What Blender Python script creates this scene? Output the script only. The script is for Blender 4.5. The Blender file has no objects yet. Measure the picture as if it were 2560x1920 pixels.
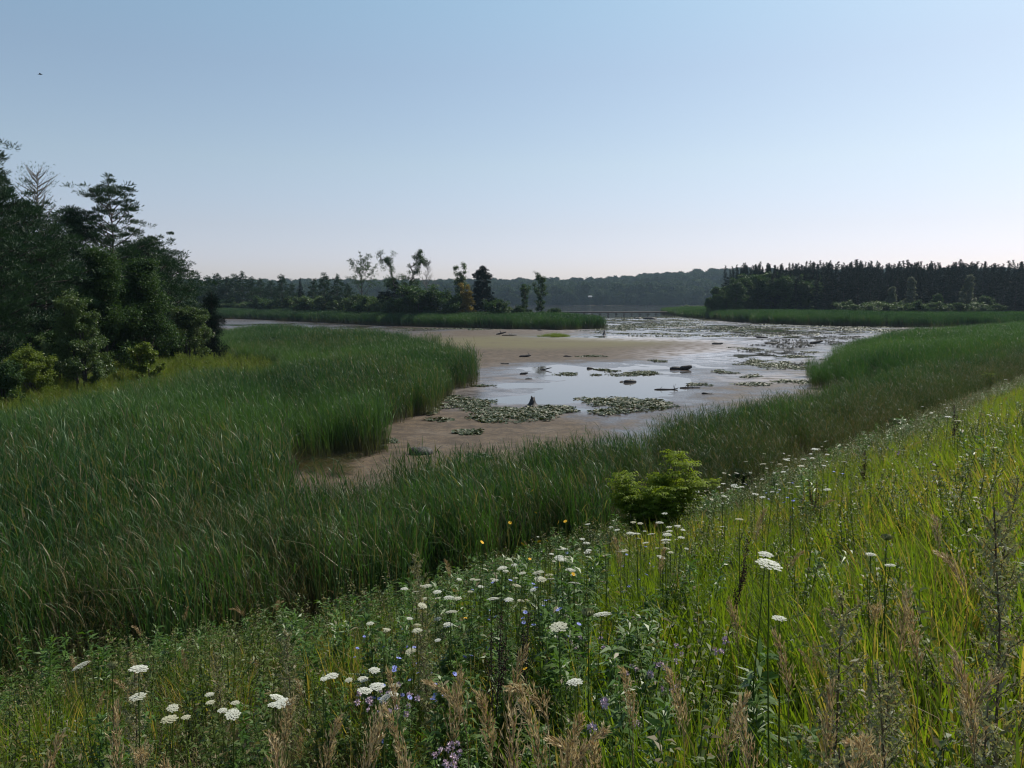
import bpy, math, random
import numpy as np
from mathutils import Vector
random.seed(7); RNG = np.random.default_rng(11)
sc = bpy.context.scene
COL = sc.collection
# ------------------------------------------------------------------ camera, world, sun, exposure
FPX, CX, CY, HORIZON, EYE = 1950.0, 1280.0, 960.0, 752.0, 5.2      # measured on the 2560 x 1920 photograph
PITCH = math.atan((CY - HORIZON) / FPX)
cam_d = bpy.data.cameras.new("camera"); cam = bpy.data.objects.new("camera", cam_d); COL.objects.link(cam)
cam_d.sensor_width = 36; cam_d.lens = 36 * FPX / 2560; cam_d.clip_start = 0.05; cam_d.clip_end = 20000
cam.location = (0, 0, EYE); cam.rotation_euler = (math.radians(90) - PITCH, 0, 0)
sc.camera = cam
SUN_EL, SUN_AZ = math.radians(48), math.radians(50)                   # azimuth clockwise from the view direction (+Y)
world = bpy.data.worlds.new("World"); sc.world = world; world.use_nodes = True
wn = world.node_tree; wn.nodes.clear()
wo = wn.nodes.new("ShaderNodeOutputWorld"); wb = wn.nodes.new("ShaderNodeBackground"); ws = wn.nodes.new("ShaderNodeTexSky")
ws.sky_type = 'NISHITA'; ws.sun_disc = False; ws.sun_elevation = SUN_EL; ws.sun_rotation = SUN_AZ
ws.altitude = 0; ws.air_density = 1.0; ws.dust_density = 0.8; ws.ozone_density = 2.0
wb.inputs["Strength"].default_value = 0.13
tcw = wn.nodes.new("ShaderNodeTexCoord"); sep = wn.nodes.new("ShaderNodeSeparateXYZ"); cr = wn.nodes.new("ShaderNodeValToRGB"); sc2 = wn.nodes.new("ShaderNodeVectorMath"); sc2.operation = 'SCALE'; sc2.inputs["Scale"].default_value = 2.0
mu = wn.nodes.new("ShaderNodeMix"); mu.data_type = 'RGBA'; mu.blend_type = 'MULTIPLY'; mu.inputs[0].default_value = 1
SKYTINT = [(0.0, (1.0, .93, 1.12)), (.05, (1.02, .92, 1.10)), (.09, (1.06, .92, .97)), (.165, (1.18, 1.05, .95)), (.27, (1.20, 1.11, .98)), (.34, (1.24, 1.24, 1.06)), (.6, (1.0, 1.05, 1.0))]   # the camera's cool rendering of the sky
for k_, (p_, c_) in enumerate(SKYTINT):
    e_ = cr.color_ramp.elements[k_] if k_ < 2 else cr.color_ramp.elements.new(p_); e_.position = p_; e_.color = (*[v / 2 for v in c_], 1)
wn.links.new(tcw.outputs["Generated"], sep.inputs[0]); wn.links.new(sep.outputs[2], cr.inputs[0]); wn.links.new(cr.outputs[0], sc2.inputs[0]); wn.links.new(ws.outputs[0], mu.inputs[6]); wn.links.new(sc2.outputs[0], mu.inputs[7]); wn.links.new(mu.outputs[2], wb.inputs[0])
wn.links.new(wb.outputs[0], wo.inputs[0])
sun_d = bpy.data.lights.new("sun", 'SUN'); sun = bpy.data.objects.new("sun", sun_d); COL.objects.link(sun)
sun_d.energy = 5.0; sun_d.angle = math.radians(0.5); sun_d.color = (1.0, 0.94, 0.82)
sd = Vector((math.sin(SUN_AZ) * math.cos(SUN_EL), math.cos(SUN_AZ) * math.cos(SUN_EL), math.sin(SUN_EL)))
sun.rotation_euler = sd.to_track_quat('Z', 'Y').to_euler()
sc.view_settings.view_transform = 'Standard'; sc.view_settings.look = 'None'
sc.view_settings.exposure = -0.10; sc.view_settings.gamma = 1.0; sc.view_settings.use_curve_mapping = False
sc.cycles.use_denoising = True; sc.cycles.filter_width = 1.15
sc.cycles.max_bounces = 9; sc.cycles.transmission_bounces = 7; sc.cycles.transparent_max_bounces = 6; sc.cycles.diffuse_bounces = 5; sc.cycles.glossy_bounces = 3
# ------------------------------------------------------------------ measuring helpers
cp, sp = math.cos(PITCH), math.sin(PITCH)
def ray(px, py):
    x = (np.asarray(px, float) - CX) / FPX; v = (CY - np.asarray(py, float)) / FPX
    return x, cp + v * sp, v * cp - sp
def P(px, py, z=0.0):                      # where the line of sight meets height z
    x, y, zz = ray(px, py); t = (z - EYE) / zz
    return x * t, y * t
def PY(px, py, Y):                         # at a given distance ahead
    x, y, z = ray(px, py); t = Y / y
    return x * t, EYE + z * t
def pix(X, Y, Z):
    dx, dy, dz = X, Y, Z - EYE
    f = dy * cp - dz * sp; u = dy * sp + dz * cp
    f = np.maximum(f, 1e-3)
    return CX + FPX * dx / f, CY - FPX * u / f
def inpoly(x, y, poly):
    poly = np.asarray(poly); c = np.zeros(np.shape(x), bool); j = len(poly) - 1
    for i in range(len(poly)):
        xi, yi = poly[i]; xj, yj = poly[j]
        if yi != yj:
            c ^= ((yi > y) != (yj > y)) & (x < (xj - xi) * (y - yi) / (yj - yi) + xi)
        j = i
    return c
def pdist(x, y, poly, closed=True):        # distance to the polygon's edge
    poly = np.asarray(poly, float); d = np.full(np.shape(x), 1e9)
    for i in range(len(poly) if closed else len(poly) - 1):
        a = poly[i]; b = poly[(i + 1) % len(poly)]; ab = b - a
        t = np.clip(((x - a[0]) * ab[0] + (y - a[1]) * ab[1]) / max(ab @ ab, 1e-9), 0, 1)
        d = np.minimum(d, np.hypot(x - a[0] - t * ab[0], y - a[1] - t * ab[1]))
    return d
def sdist(x, y, poly): return np.where(inpoly(x, y, poly), 1, -1) * pdist(x, y, poly)
def hsh(i, j, s):
    h = (i.astype(np.int64) * 374761393 + j.astype(np.int64) * 668265263 + s * 974634777) & 0xffffffff
    h = ((h ^ (h >> 13)) * 1274126177) & 0xffffffff
    return ((h ^ (h >> 16)) & 0xffff) / 65535.0
def vn(x, y, scale, s=0):
    x = np.asarray(x, float) / scale + 100.3; y = np.asarray(y, float) / scale + 77.7
    i, j = np.floor(x), np.floor(y); u, v = x - i, y - j; u = u * u * (3 - 2 * u); v = v * v * (3 - 2 * v)
    a, b, c, d = hsh(i, j, s), hsh(i + 1, j, s), hsh(i, j + 1, s), hsh(i + 1, j + 1, s)
    return (a + (b - a) * u) * (1 - v) + (c + (d - c) * u) * v
def fbm(x, y, scale, s=0, o=4):
    r, a, t = 0, 1.0, 0
    for k in range(o): r = r + a * vn(x, y, scale / 2 ** k, s + k); t += a; a *= .5
    return r / t
def sstep(a, b, x):
    t = np.clip((x - a) / (b - a), 0, 1); return t * t * (3 - 2 * t)
# ------------------------------------------------------------------ object helpers
def tag(o, label=None, cat=None, group=None, kind=None):
    if label: o["label"] = label
    if cat: o["category"] = cat
    if group: o["group"] = group
    if kind: o["kind"] = kind
    return o
def mesh(name, V, F, attrs=None, smooth=False, mat=None, fmat=None):
    """V (N,3); F (M,k) one face size, or list of such arrays."""
    me = bpy.data.meshes.new(name); V = np.asarray(V, np.float32)
    Fs = [f for f in (F if isinstance(F, list) else [F]) if len(f)]
    me.vertices.add(len(V)); me.vertices.foreach_set("co", V.ravel())
    if Fs:
        loops = np.concatenate([f.ravel() for f in Fs]).astype(np.int32)
        tot = np.concatenate([np.full(len(f), f.shape[1]) for f in Fs]).astype(np.int32)
        start = np.concatenate([[0], np.cumsum(tot)[:-1]]).astype(np.int32)
        me.loops.add(len(loops)); me.loops.foreach_set("vertex_index", loops)
        me.polygons.add(len(tot)); me.polygons.foreach_set("loop_start", start); me.polygons.foreach_set("loop_total", tot)
        if smooth: me.polygons.foreach_set("use_smooth", np.ones(len(tot), bool))
        if fmat is not None: me.polygons.foreach_set("material_index", fmat.astype(np.int32))
    me.update(calc_edges=True)
    for k, a in (attrs or {}).items():
        at = me.attributes.new(k, 'FLOAT', 'POINT'); at.data.foreach_set("value", np.asarray(a, np.float32))
    for m in (mat if isinstance(mat, (list, tuple)) else [mat] if mat else []): me.materials.append(m)
    return me
def obj(name, me, parent=None, loc=(0, 0, 0), rz=0.0, s=1.0):
    o = bpy.data.objects.new(name, me); COL.objects.link(o); o.location = loc; o.rotation_euler = (0, 0, rz)
    o.scale = (s, s, s) if not hasattr(s, '__len__') else s
    if parent: o.parent = parent
    return o
def thing(name, loc, label, cat, group=None, rz=0.0, s=1.0):
    o = bpy.data.objects.new(name, None); COL.objects.link(o); o.empty_display_size = .2
    o.location = loc; o.rotation_euler = (0, 0, rz); o.scale = (s, s, s) if not hasattr(s, '__len__') else s
    return tag(o, label, cat, group)
class Geo:                                   # gathers pieces of one mesh
    def __init__(g): g.V, g.F, g.n, g.A, g.M = [], {}, 0, {"t": [], "rnd": []}, {}
    def add(g, V, F, t=0.0, rnd=0.5, m=0):
        V = np.asarray(V, float).reshape(-1, 3); F = np.asarray(F, int)
        g.V.append(V); g.F.setdefault(F.shape[1], []).append(F + g.n); g.M.setdefault(F.shape[1], []).append(np.full(len(F), m)); g.n += len(V)
        g.A["t"].append(np.broadcast_to(t, len(V))); g.A["rnd"].append(np.broadcast_to(rnd, len(V)))
        return g
    def build(g, name, mat, smooth=False):
        ks = list(g.F)
        return mesh(name, np.concatenate(g.V), [np.concatenate(g.F[k]) for k in ks], {k: np.concatenate(a) for k, a in g.A.items()}, smooth, mat,
                    np.concatenate([np.concatenate(g.M[k]) for k in ks]))
def nrm(v): return v / np.maximum(np.linalg.norm(v, axis=-1, keepdims=True), 1e-9)
def leafs(Pn, D, l, w, rng, t=1.0, bend=0.25, face=None):
    """diamond leaves, one folded quad pair each; returns V,F,t,rnd"""
    N = len(Pn); D = nrm(D); r = rng.normal(size=(N, 3)) if face is None else face + rng.normal(size=(N, 3)) * .35
    S = nrm(np.cross(D, r)); U = np.cross(S, D); l = np.broadcast_to(l, N)[:, None]; w = np.broadcast_to(w, N)[:, None]
    a = Pn; b = Pn + D * l * .45 + S * w * .5 + U * l * bend * .3; c = Pn + D * l - U * l * bend * .3; d = Pn + D * l * .45 - S * w * .5 + U * l * bend * .3
    V = np.stack([a, b, c, d], 1).reshape(-1, 3); F = np.arange(N * 4).reshape(N, 4)
    rn = np.repeat(rng.random(N), 4); return V, F, np.broadcast_to(t, N * 4) if np.ndim(t) == 0 else np.repeat(t, 4), rn
def blades(base, h, w, az, lean, curve, rng, segs=4, face=None, tw=0.0):
    """tapering strips from base; curve bends the tip over towards az"""
    N = len(base); ts = np.linspace(0, 1, segs + 1); L = np.stack([np.cos(az), np.sin(az), np.zeros(N)], 1)
    fa = rng.random(N) * 6.28 if face is None else face
    V = []
    for t in ts:
        a = lean * t + curve * t ** 2.6
        z = h * t * np.cos(np.clip(lean + curve * t ** 1.8, 0, 1.45) * .75)
        p = base + L * (h * a * .75)[:, None]; p[:, 2] += z
        f = fa + tw * t; S = np.stack([np.cos(f), np.sin(f), np.zeros(N)], 1)
        ww = (w * (1 - t ** 2.2) * .5 * (.55 + .45 * min(1, t * 5)))[:, None]
        V.append(p - S * ww); V.append(p + S * ww)
    V = np.stack(V, 1); k = 2 * (segs + 1)
    q = np.array([[2 * i, 2 * i + 1, 2 * i + 3, 2 * i + 2] for i in range(segs)])
    F = (np.arange(N)[:, None, None] * k + q[None]).reshape(-1, 4)
    return V.reshape(-1, 3), F, np.tile(np.repeat(ts, 2), N), np.repeat(rng.random(N), k)
def tube(pts, rad, sides=5, cap=False):
    pts = np.asarray(pts, float); n = len(pts); rad = np.broadcast_to(rad, n)
    T = np.gradient(pts, axis=0); T = nrm(T); up = np.array([.13, .21, .97]); up = up if abs(T[0] @ up) < .95 else np.array([1., 0, 0])
    S = nrm(np.cross(T, up)); U = np.cross(S, T); a = np.arange(sides) / sides * 6.28318
    V = pts[:, None] + rad[:, None, None] * (np.cos(a)[None, :, None] * S[:, None] + np.sin(a)[None, :, None] * U[:, None])
    i = np.arange(n - 1)[:, None] * sides; j = np.arange(sides)[None]; jn = (j + 1) % sides
    F = np.stack([i + j, i + jn, i + sides + jn, i + sides + j], -1).reshape(-1, 4)
    return V.reshape(-1, 3), F
# ------------------------------------------------------------------ materials
def newmat(name):
    m = bpy.data.materials.new(name); m.use_nodes = True; nt = m.node_tree; nt.nodes.clear()
    return m, nt, nt.nodes.new("ShaderNodeOutputMaterial")
def N(nt, typ, **kw):
    n = nt.nodes.new(typ)
    for k, v in kw.items():
        if k in n.inputs.keys() if hasattr(n.inputs, 'keys') else False:
            n.inputs[k].default_value = v
        else: setattr(n, k, v)
    return n
def L(nt, a, b): nt.links.new(a, b)
def mixc(nt, f, a, b):
    n = nt.nodes.new("ShaderNodeMix"); n.data_type = 'RGBA'
    for s, v in ((0, f), (6, a), (7, b)):
        if hasattr(v, "is_output"): L(nt, v, n.inputs[s])
        else: n.inputs[s].default_value = v if s == 0 else (*v, 1)
    return n.outputs[2]
def math_(nt, op, a, b=0.0, c=None, clamp=False):
    n = nt.nodes.new("ShaderNodeMath"); n.operation = op; n.use_clamp = clamp
    for s, v in ((0, a), (1, b), (2, c)):
        if v is None: continue
        if hasattr(v, "is_output"): L(nt, v, n.inputs[s])
        else: n.inputs[s].default_value = v
    return n.outputs[0]
def ramp(nt, f, a, b, lo=0.0, hi=1.0):
    n = nt.nodes.new("ShaderNodeMapRange"); n.interpolation_type = 'SMOOTHSTEP'; L(nt, f, n.inputs[0])
    for i, v in enumerate((a, b, lo, hi)): n.inputs[i + 1].default_value = v
    return n.outputs[0]
def noise(nt, scale, detail=3, vec=None, rough=.55):
    n = nt.nodes.new("ShaderNodeTexNoise"); n.inputs["Scale"].default_value = scale; n.inputs["Detail"].default_value = detail; n.inputs["Roughness"].default_value = rough
    if vec is None: vec = nt.nodes.new("ShaderNodeNewGeometry").outputs["Position"]
    L(nt, vec, n.inputs["Vector"]); return n.outputs["Fac"]
def attr(nt, name, typ='GEOMETRY'):
    n = nt.nodes.new("ShaderNodeAttribute"); n.attribute_type = typ; n.attribute_name = name; return n.outputs["Fac"]
def leaf_mat(name, c1, c2, dry=(.20, .15, .08), base=None, trans=.35, rough=.5, spec=.35, nscale=.25, dryshare=0.0, tcol=(1.15, 1.25, .55), basehi=.55):
    """c1..c2 across leaves and patches; dry tissue by the instance's own 'dry'; base = colour of stalk foot"""
    m, nt, out = newmat(name)
    r = attr(nt, "rnd"); t = attr(nt, "t"); dr = attr(nt, "dry", 'INSTANCER'); tn = attr(nt, "tone", 'INSTANCER')
    nz = ramp(nt, noise(nt, nscale, 3), .35, .65)
    f = math_(nt, 'MULTIPLY_ADD', r, .45, math_(nt, 'MULTIPLY', nz, .35)); f = math_(nt, 'ADD', f, tn, clamp=True)
    col = mixc(nt, f, c1, c2)
    isdry = math_(nt, 'LESS_THAN', math_(nt, 'FRACT', math_(nt, 'MULTIPLY', r, 17.31)), math_(nt, 'ADD', dr, dryshare))
    col = mixc(nt, math_(nt, 'MULTIPLY', isdry, .85), col, dry)
    if base: col = mixc(nt, ramp(nt, t, .05, basehi, .9, 0.0), col, base)
    b = N(nt, "ShaderNodeBsdfPrincipled"); b.inputs["Roughness"].default_value = rough; b.inputs["Specular IOR Level"].default_value = spec
    L(nt, col, b.inputs["Base Color"])
    tr = N(nt, "ShaderNodeBsdfTranslucent"); tc = nt.nodes.new("ShaderNodeMix"); tc.data_type = 'RGBA'; tc.blend_type = 'MULTIPLY'; tc.inputs[0].default_value = 1
    L(nt, col, tc.inputs[6]); tc.inputs[7].default_value = (*tcol, 1); L(nt, tc.outputs[2], tr.inputs[0])
    mx = N(nt, "ShaderNodeMixShader"); mx.inputs[0].default_value = trans; L(nt, b.outputs[0], mx.inputs[1]); L(nt, tr.outputs[0], mx.inputs[2]); L(nt, mx.outputs[0], out.inputs[0])
    return m
def plain_mat(name, c1, c2, rough=.8, scale=8, bump=.3, spec=.3):
    m, nt, out = newmat(name); b = N(nt, "ShaderNodeBsdfPrincipled"); nz = noise(nt, scale, 5)
    L(nt, mixc(nt, ramp(nt, nz, .35, .65), c1, c2), b.inputs["Base Color"]); b.inputs["Roughness"].default_value = rough; b.inputs["Specular IOR Level"].default_value = spec
    bp = N(nt, "ShaderNodeBump"); bp.inputs["Strength"].default_value = bump; bp.inputs["Distance"].default_value = .05; L(nt, nz, bp.inputs["Height"]); L(nt, bp.outputs[0], b.inputs["Normal"])
    L(nt, b.outputs[0], out.inputs[0]); return m
M = {}
M['cattail'] = leaf_mat('cattail_leaf', (.018, .056, .016), (.078, .145, .038), dry=(.20, .155, .085), base=(.10, .085, .05), trans=.38, rough=.45, spec=.34, nscale=.12, tcol=(1.1, 1.3, .5))
M['reed'] = leaf_mat('reed_leaf', (.020, .056, .015), (.066, .108, .028), dry=(.19, .14, .075), base=(.17, .125, .075), trans=.3, rough=.5, spec=.3, nscale=.3, dryshare=.07, basehi=.85)
M['grass'] = leaf_mat('grass_blade', (.068, .134, .014), (.195, .262, .028), dry=(.34, .25, .11), base=(.10, .12, .03), trans=.52, rough=.42, spec=.4, nscale=.5, dryshare=.04, tcol=(1.35, 1.36, .42))
M['weed'] = leaf_mat('weed_leaf', (.056, .098, .018), (.128, .168, .034), dry=(.22, .17, .09), trans=.35, rough=.5, nscale=.8, dryshare=.05)
M['herb'] = leaf_mat('goldenrod_leaf', (.055, .125, .018), (.110, .195, .030), trans=.38, rough=.42, spec=.45, nscale=1.2)
M['thatch'] = leaf_mat('dry_grass', (.20, .14, .075), (.34, .25, .14), dry=(.13, .10, .06), trans=.25, rough=.6, nscale=1.0, tcol=(1.1, 1, .8))
M['pine'] = leaf_mat('pine_needles', (.016, .040, .020), (.046, .084, .034), trans=.18, rough=.55, spec=.25, nscale=.25, tcol=(1, 1.2, .6))
M['spruce'] = leaf_mat('spruce_needles', (.009, .020, .014), (.018, .034, .021), trans=.06, rough=.75, spec=.08, nscale=.15, tcol=(1, 1.2, .6))
M['broad'] = leaf_mat('broad_leaf', (.024, .056, .018), (.062, .105, .032), trans=.34, rough=.55, spec=.2, nscale=.3)
M['paleleaf'] = leaf_mat('pale_leaf', (.055, .095, .030), (.120, .165, .055), trans=.32, rough=.42, spec=.4, nscale=.3)
M['yellowleaf'] = leaf_mat('yellow_green_leaf', (.115, .185, .018), (.230, .290, .030), trans=.5, rough=.6, spec=.15, nscale=1.5, tcol=(1.4, 1.35, .4))
M['meadow'] = leaf_mat('meadow_blade', (.080, .130, .020), (.185, .220, .034), dry=(.28, .21, .10), trans=.42, rough=.5, spec=.3, nscale=.4)
M['mugleaf'] = leaf_mat('mugwort_leaf', (.19, .195, .11), (.38, .36, .22), dry=(.26, .17, .09), trans=.35, rough=.6, nscale=1, dryshare=.15)
M['olive'] = leaf_mat('olive_leaf', (.095, .140, .020), (.180, .220, .034), trans=.4, rough=.5, nscale=1.5)
M['gold'] = leaf_mat('gold_leaf', (.16, .12, .025), (.28, .19, .03), trans=.35, nscale=.6)
M['farleaf'] = leaf_mat('far_leaf', (.016, .042, .014), (.048, .088, .030), trans=.15, rough=.7, spec=.15, nscale=.02)
M['greyleaf'] = leaf_mat('grey_leaf', (.085, .105, .065), (.15, .16, .11), trans=.2, rough=.6, nscale=1)
M['bark'] = plain_mat('bark', (.035, .029, .025), (.085, .072, .062), .9, 14)
M['deadwood'] = plain_mat('dead_wood', (.10, .09, .08), (.24, .22, .20), .85, 10)
M['wetwood'] = plain_mat('wet_wood', (.018, .015, .014), (.07, .06, .055), .6, 9)
M['stem'] = plain_mat('green_stem', (.06, .09, .03), (.11, .12, .05), .6, 30, .0)
M['drystem'] = plain_mat('straw_stem', (.24, .18, .10), (.34, .26, .15), .6, 30, .0)
M['white'] = plain_mat('white_petals', (.46, .47, .38), (.66, .67, .58), .7, 200, .0)
nt = M['white'].node_tree; oi = nt.nodes.new("ShaderNodeObjectInfo"); bs = [n for n in nt.nodes if n.type == 'BSDF_PRINCIPLED'][0]; src_ = bs.inputs["Base Color"].links[0].from_socket
L(nt, mixc(nt, ramp(nt, oi.outputs["Random"], .45, 1.0, 0, .75), src_, (.40, .38, .22)), bs.inputs["Base Color"])      # older heads turn greenish and tan
M['blue'] = plain_mat('blue_petals', (.20, .23, .58), (.32, .35, .70), .7, 200, .0)
M['pink'] = plain_mat('pink_petals', (.58, .40, .50), (.74, .62, .70), .7, 200, .0)
M['yellow'] = plain_mat('yellow_petals', (.75, .38, .02), (.85, .55, .03), .7, 200, .0)
M['dock'] = plain_mat('dark_seed', (.030, .014, .012), (.075, .030, .022), .8, 120, .0)
M['dockstem'] = plain_mat('brown_stem', (.07, .05, .035), (.13, .095, .06), .7, 30, .0)
M['nest'] = plain_mat('green_seed_nest', (.22, .25, .10), (.36, .36, .18), .7, 60, .0)
M['brome'] = leaf_mat('straw_spikelet', (.38, .29, .14), (.66, .55, .33), dry=(.28, .17, .075), trans=.3, rough=.5, nscale=5, dryshare=.25, tcol=(1.1, 1, .8))
# ------------------------------------------------------------------ the lie of the land
NX, NY = -math.sin(math.radians(48)), math.cos(math.radians(48))         # direction straight down the embankment to the marsh
def bank(x, y): return x * NX + y * NY
def foot(x, y):                                      # like bank(), but the foot of the slope swings out towards the left corner
    n = bank(x, y); s = x * NY - y * NX
    return n - (np.interp(s, [0, 3, 6, 9, 11, 14, 60], [10.4, 10.2, 9.3, 9.0, 8.7, 8.5, 8.5]) - 8.4) * sstep(1, 7, n)
def G(*pts, z=0.0): return np.array([[float(v) for v in P(px, py, z)] for px, py in pts])
LEFTLAND = np.vstack([G((-1400, 1200), (-500, 1075), (0, 1016), (150, 990), (300, 958), (480, 920), (600, 906), (745, 900), (705, 878), (560, 862), z=1.55), G((480, 832), (430, 803), (-3000, 800))])
MIDLAND = np.vstack([G((430, 795), (620, 798), (800, 806), (1000, 815), (1200, 821), (1400, 825), (1506, 822)),
                     [[18.5, 175], [8, 190], [0, 225], [-12, 300], [-60, 520], [-900, 700], [-900, 215]]])
RIGHTLAND = np.vstack([G((1655, 783), (1760, 801), (1900, 809), (2100, 816), (2300, 819)), [[190, 150], [420, 160], [900, 600], [900, 840], [200, 560], [92, 420], [62, 335]]])
LEFTBED = np.vstack([G((722, 1163), (780, 1160), (850, 1156), (902, 1141), (935, 1106), (980, 1086), (1020, 1063), (1050, 1040), (1062, 1012), (1130, 990), (1152, 975), (1158, 952), (1186, 940)), G((1140, 872), z=1.3),
                     G((1110, 850), (1060, 832), (1000, 826), (850, 818), (700, 808), (560, 800), (430, 800), z=2.0)])
NEARBED_EDGE = np.array([[-60, -8], [-60, 60], [-30, 60], [-20, 47]])
FILL = G((700, 1192), (722, 1163), (900, 1030), (950, 950), (700, 858), (430, 803), (-700, 1010), (-1200, 1180))
def nearbed(x, y):                                    # the belt of reeds along the foot of the embankment
    n = bank(x, y); s = x * NY - y * NX
    w = 12.7 + 1.1 * (fbm(x, y, 6, 3) - .5) * 2 - .6 * sstep(20, 40, s)
    left = inpoly(x, y, np.vstack([[[-2.2, 9], [-4.3, 14.5]], G((700, 1190), (708, 1172), (722, 1163)), [[-8.2, 30], [-12, 40], [-18, 60], [-25, 90]], G((560, 800), z=2.0), [[-60, 120], [-90, 30], [-40, 0]]]))
    return (foot(x, y) > 8.0 + .9 * (fbm(x, y, 3, 95) - .5)) & ((n < w) | left)
RIGHTBED = np.vstack([G((1900, 1000), (1985, 985), (2022, 968), (2048, 945)), G((2085, 868), (2118, 836), (2170, 826), (2290, 818), (2400, 808), (2560, 800), (2900, 792), z=2.0),
                      [[150, 95], [120, 100], [60, 60]]])
def in_rightbed(x, y): return inpoly(x, y, RIGHTBED) & (bank(x, y) > 9.1)
POOLS = [(1565, 948, 205, 37, .038), (1480, 985, 190, 18, .034), (1335, 1001, 110, 9, .045), (1300, 964, 62, 7, .045), (1390, 925, 110, 11, .03), (1225, 1003, 60, 12, .01),
         (1960, 862, 260, 34, .012), (1830, 905, 190, 28, .010), (1650, 838, 330, 8, .014), (2000, 826, 330, 9, .016), (1560, 808, 130, 22, .02), (1800, 815, 230, 12, .018),
         (800, 812, 260, 9, .020), (1080, 826, 80, 3, .022), (1500, 843, 260, 3.0, .03)]
HUMPS = [(1330, 862, 430, 22, .055), (1600, 872, 260, 14, .03), (1180, 880, 130, 38, .05), (1350, 888, 330, 18, .03), (1150, 1090, 300, 60, .05), (950, 1160, 300, 50, .07), (1350, 1085, 200, 45, .025),
         (1900, 952, 150, 12, .01), (1260, 829, 200, 5, .03), (1110, 930, 60, 20, .03), (1690, 818, 90, 3, .03)]
def mudheight(x, y):
    px, py = pix(x, y, 0.0)
    h = .020 + 0 * x
    for cx, cy, a, b, d in POOLS: h = h - d * np.exp(-((((px - cx) / a) ** 2 + ((py - cy) / b) ** 2) ** 1.5))
    for cx, cy, a, b, d in HUMPS: h = h + d * np.exp(-((((px - cx) / a) ** 2 + ((py - cy) / b) ** 2) ** 1.5))
    h = h + (fbm(x, y, 2.0, 5, 3) - .5) * .030 + (fbm(x, y, .9, 6, 2) - .5) * .020 + (fbm(x, y, 9, 8, 3) - .5) * .034 + (fbm(x * .35, y, 5, 12, 3) - .5) * .02 * sstep(90, 130, y)
    h = np.where(y > 235, -.35 * sstep(235, 262, y) + h, h)
    return h
def land(x, y):
    n = bank(x, y)
    return np.maximum.reduce([12.8 - n, sdist(x, y, LEFTLAND), sdist(x, y, MIDLAND), sdist(x, y, RIGHTLAND), (y - 850) + 12 * (fbm(x, y, 90, 4) - .5)])
def ground(x, y):
    x = np.asarray(x, float); y = np.asarray(y, float); n = bank(x, y)
    e = np.interp(foot(x, y), [-60, -3, 0, .9, 5, 7.9, 9.6, 12.8], [3.8, 3.75, 3.62, 3.36, 1.62, .36, .07, .03]) + (fbm(x, y, 2.5, 21) - .5) * .16 * sstep(11, 8, n)
    d = np.maximum.reduce([sdist(x, y, LEFTLAND), sdist(x, y, MIDLAND), sdist(x, y, RIGHTLAND)])
    l = .03 + .55 * sstep(0, 9, d) + .5 * sstep(6, 40, d) * fbm(x, y, 25, 31)
    ridge = np.interp(x, [-900, -260, -60, 120, 330, 560, 1200], [13, 16, 15, 17, 33, 34, 30])
    far = .4 + (ridge + 4 * (fbm(x, y, 160, 40) - .5)) * sstep(850, 1230, y)
    bed = np.maximum.reduce([sdist(x, y, LEFTBED), sdist(x, y, RIGHTBED), sdist(x, y, FILL)])
    mud = np.maximum(mudheight(x, y), np.where(bed > 0, .03, -9))
    h = np.where(n < 12.8, e, np.where(d > 0, l, mud))
    return np.where(y > 850, np.maximum(h, far), h)
def grid_axis(knots):
    out = [knots[0][0]]
    for a, b, s in knots: k = max(1, int(round((b - a) / s))); out += list(a + (b - a) * (np.arange(k) + 1) / k)
    return np.array(out)
gx = grid_axis([(-6000, -1500, 900), (-1500, -300, 60), (-300, -60, 6), (-60, -12, 1.2), (-12, 34, .28), (34, 75, .45), (75, 130, 2.5), (130, 400, 9), (400, 1500, 55), (1500, 6000, 900)])
gy = grid_axis([(-3000, -60, 600), (-60, -6, 4), (-6, 12, .5), (12, 78, .28), (78, 130, .5), (130, 215, 1.0), (215, 300, 4), (300, 840, 30), (840, 1400, 25), (1400, 9000, 950)])
X, Y = np.meshgrid(gx, gy); Z = ground(X, Y)
nx, ny = len(gx), len(gy); i, j = np.meshgrid(np.arange(nx - 1), np.arange(ny - 1)); q = (j * nx + i).ravel()
Fq = np.stack([q, q + 1, q + 1 + nx, q + nx], 1); cxq, cyq = (X[:-1, :-1] + X[1:, 1:]).ravel() / 2, (Y[:-1, :-1] + Y[1:, 1:]).ravel() / 2
marsh = (land(cxq, cyq) < 0) & (cyq < 262) & (cyq > 0)
Vg = np.stack([X.ravel(), Y.ravel(), Z.ravel()], 1)
pxg, pyg = pix(Vg[:, 0], Vg[:, 1], 0.0)
ell = lambda cx, cy, a, b, p=1.5: np.exp(-((((pxg - cx) / a) ** 2 + ((pyg - cy) / b) ** 2) ** p))
algae = np.clip(ell(1330, 858, 330, 17, 2) + ell(1480, 850, 280, 12) * .6 + .35 * ell(1250, 1170, 200, 30), 0, 1)
dark = np.clip(ell(2010, 866, 110, 9) * .9 + ell(1960, 880, 60, 8) * .8 + ell(2000, 832, 200, 3) + ell(1900, 848, 160, 2.5) + ell(2080, 845, 120, 2) + ell(780, 1172, 70, 12) , 0, 1)
pale = np.clip(ell(1850, 890, 230, 22) + ell(2000, 850, 260, 26) + ell(1700, 845, 260, 9) + .6 * ell(1900, 945, 170, 16) + .8 * ell(1750, 812, 420, 26) + .35 * ell(1350, 975, 210, 55), 0, 1)  # pale: where sky glare off the wet mud is painted into its colour
dark = dark * sstep(.3, .55, fbm(Vg[:, 0], Vg[:, 1], 3, 50)) * (np.abs(Vg[:, 0]) < 200)
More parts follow.
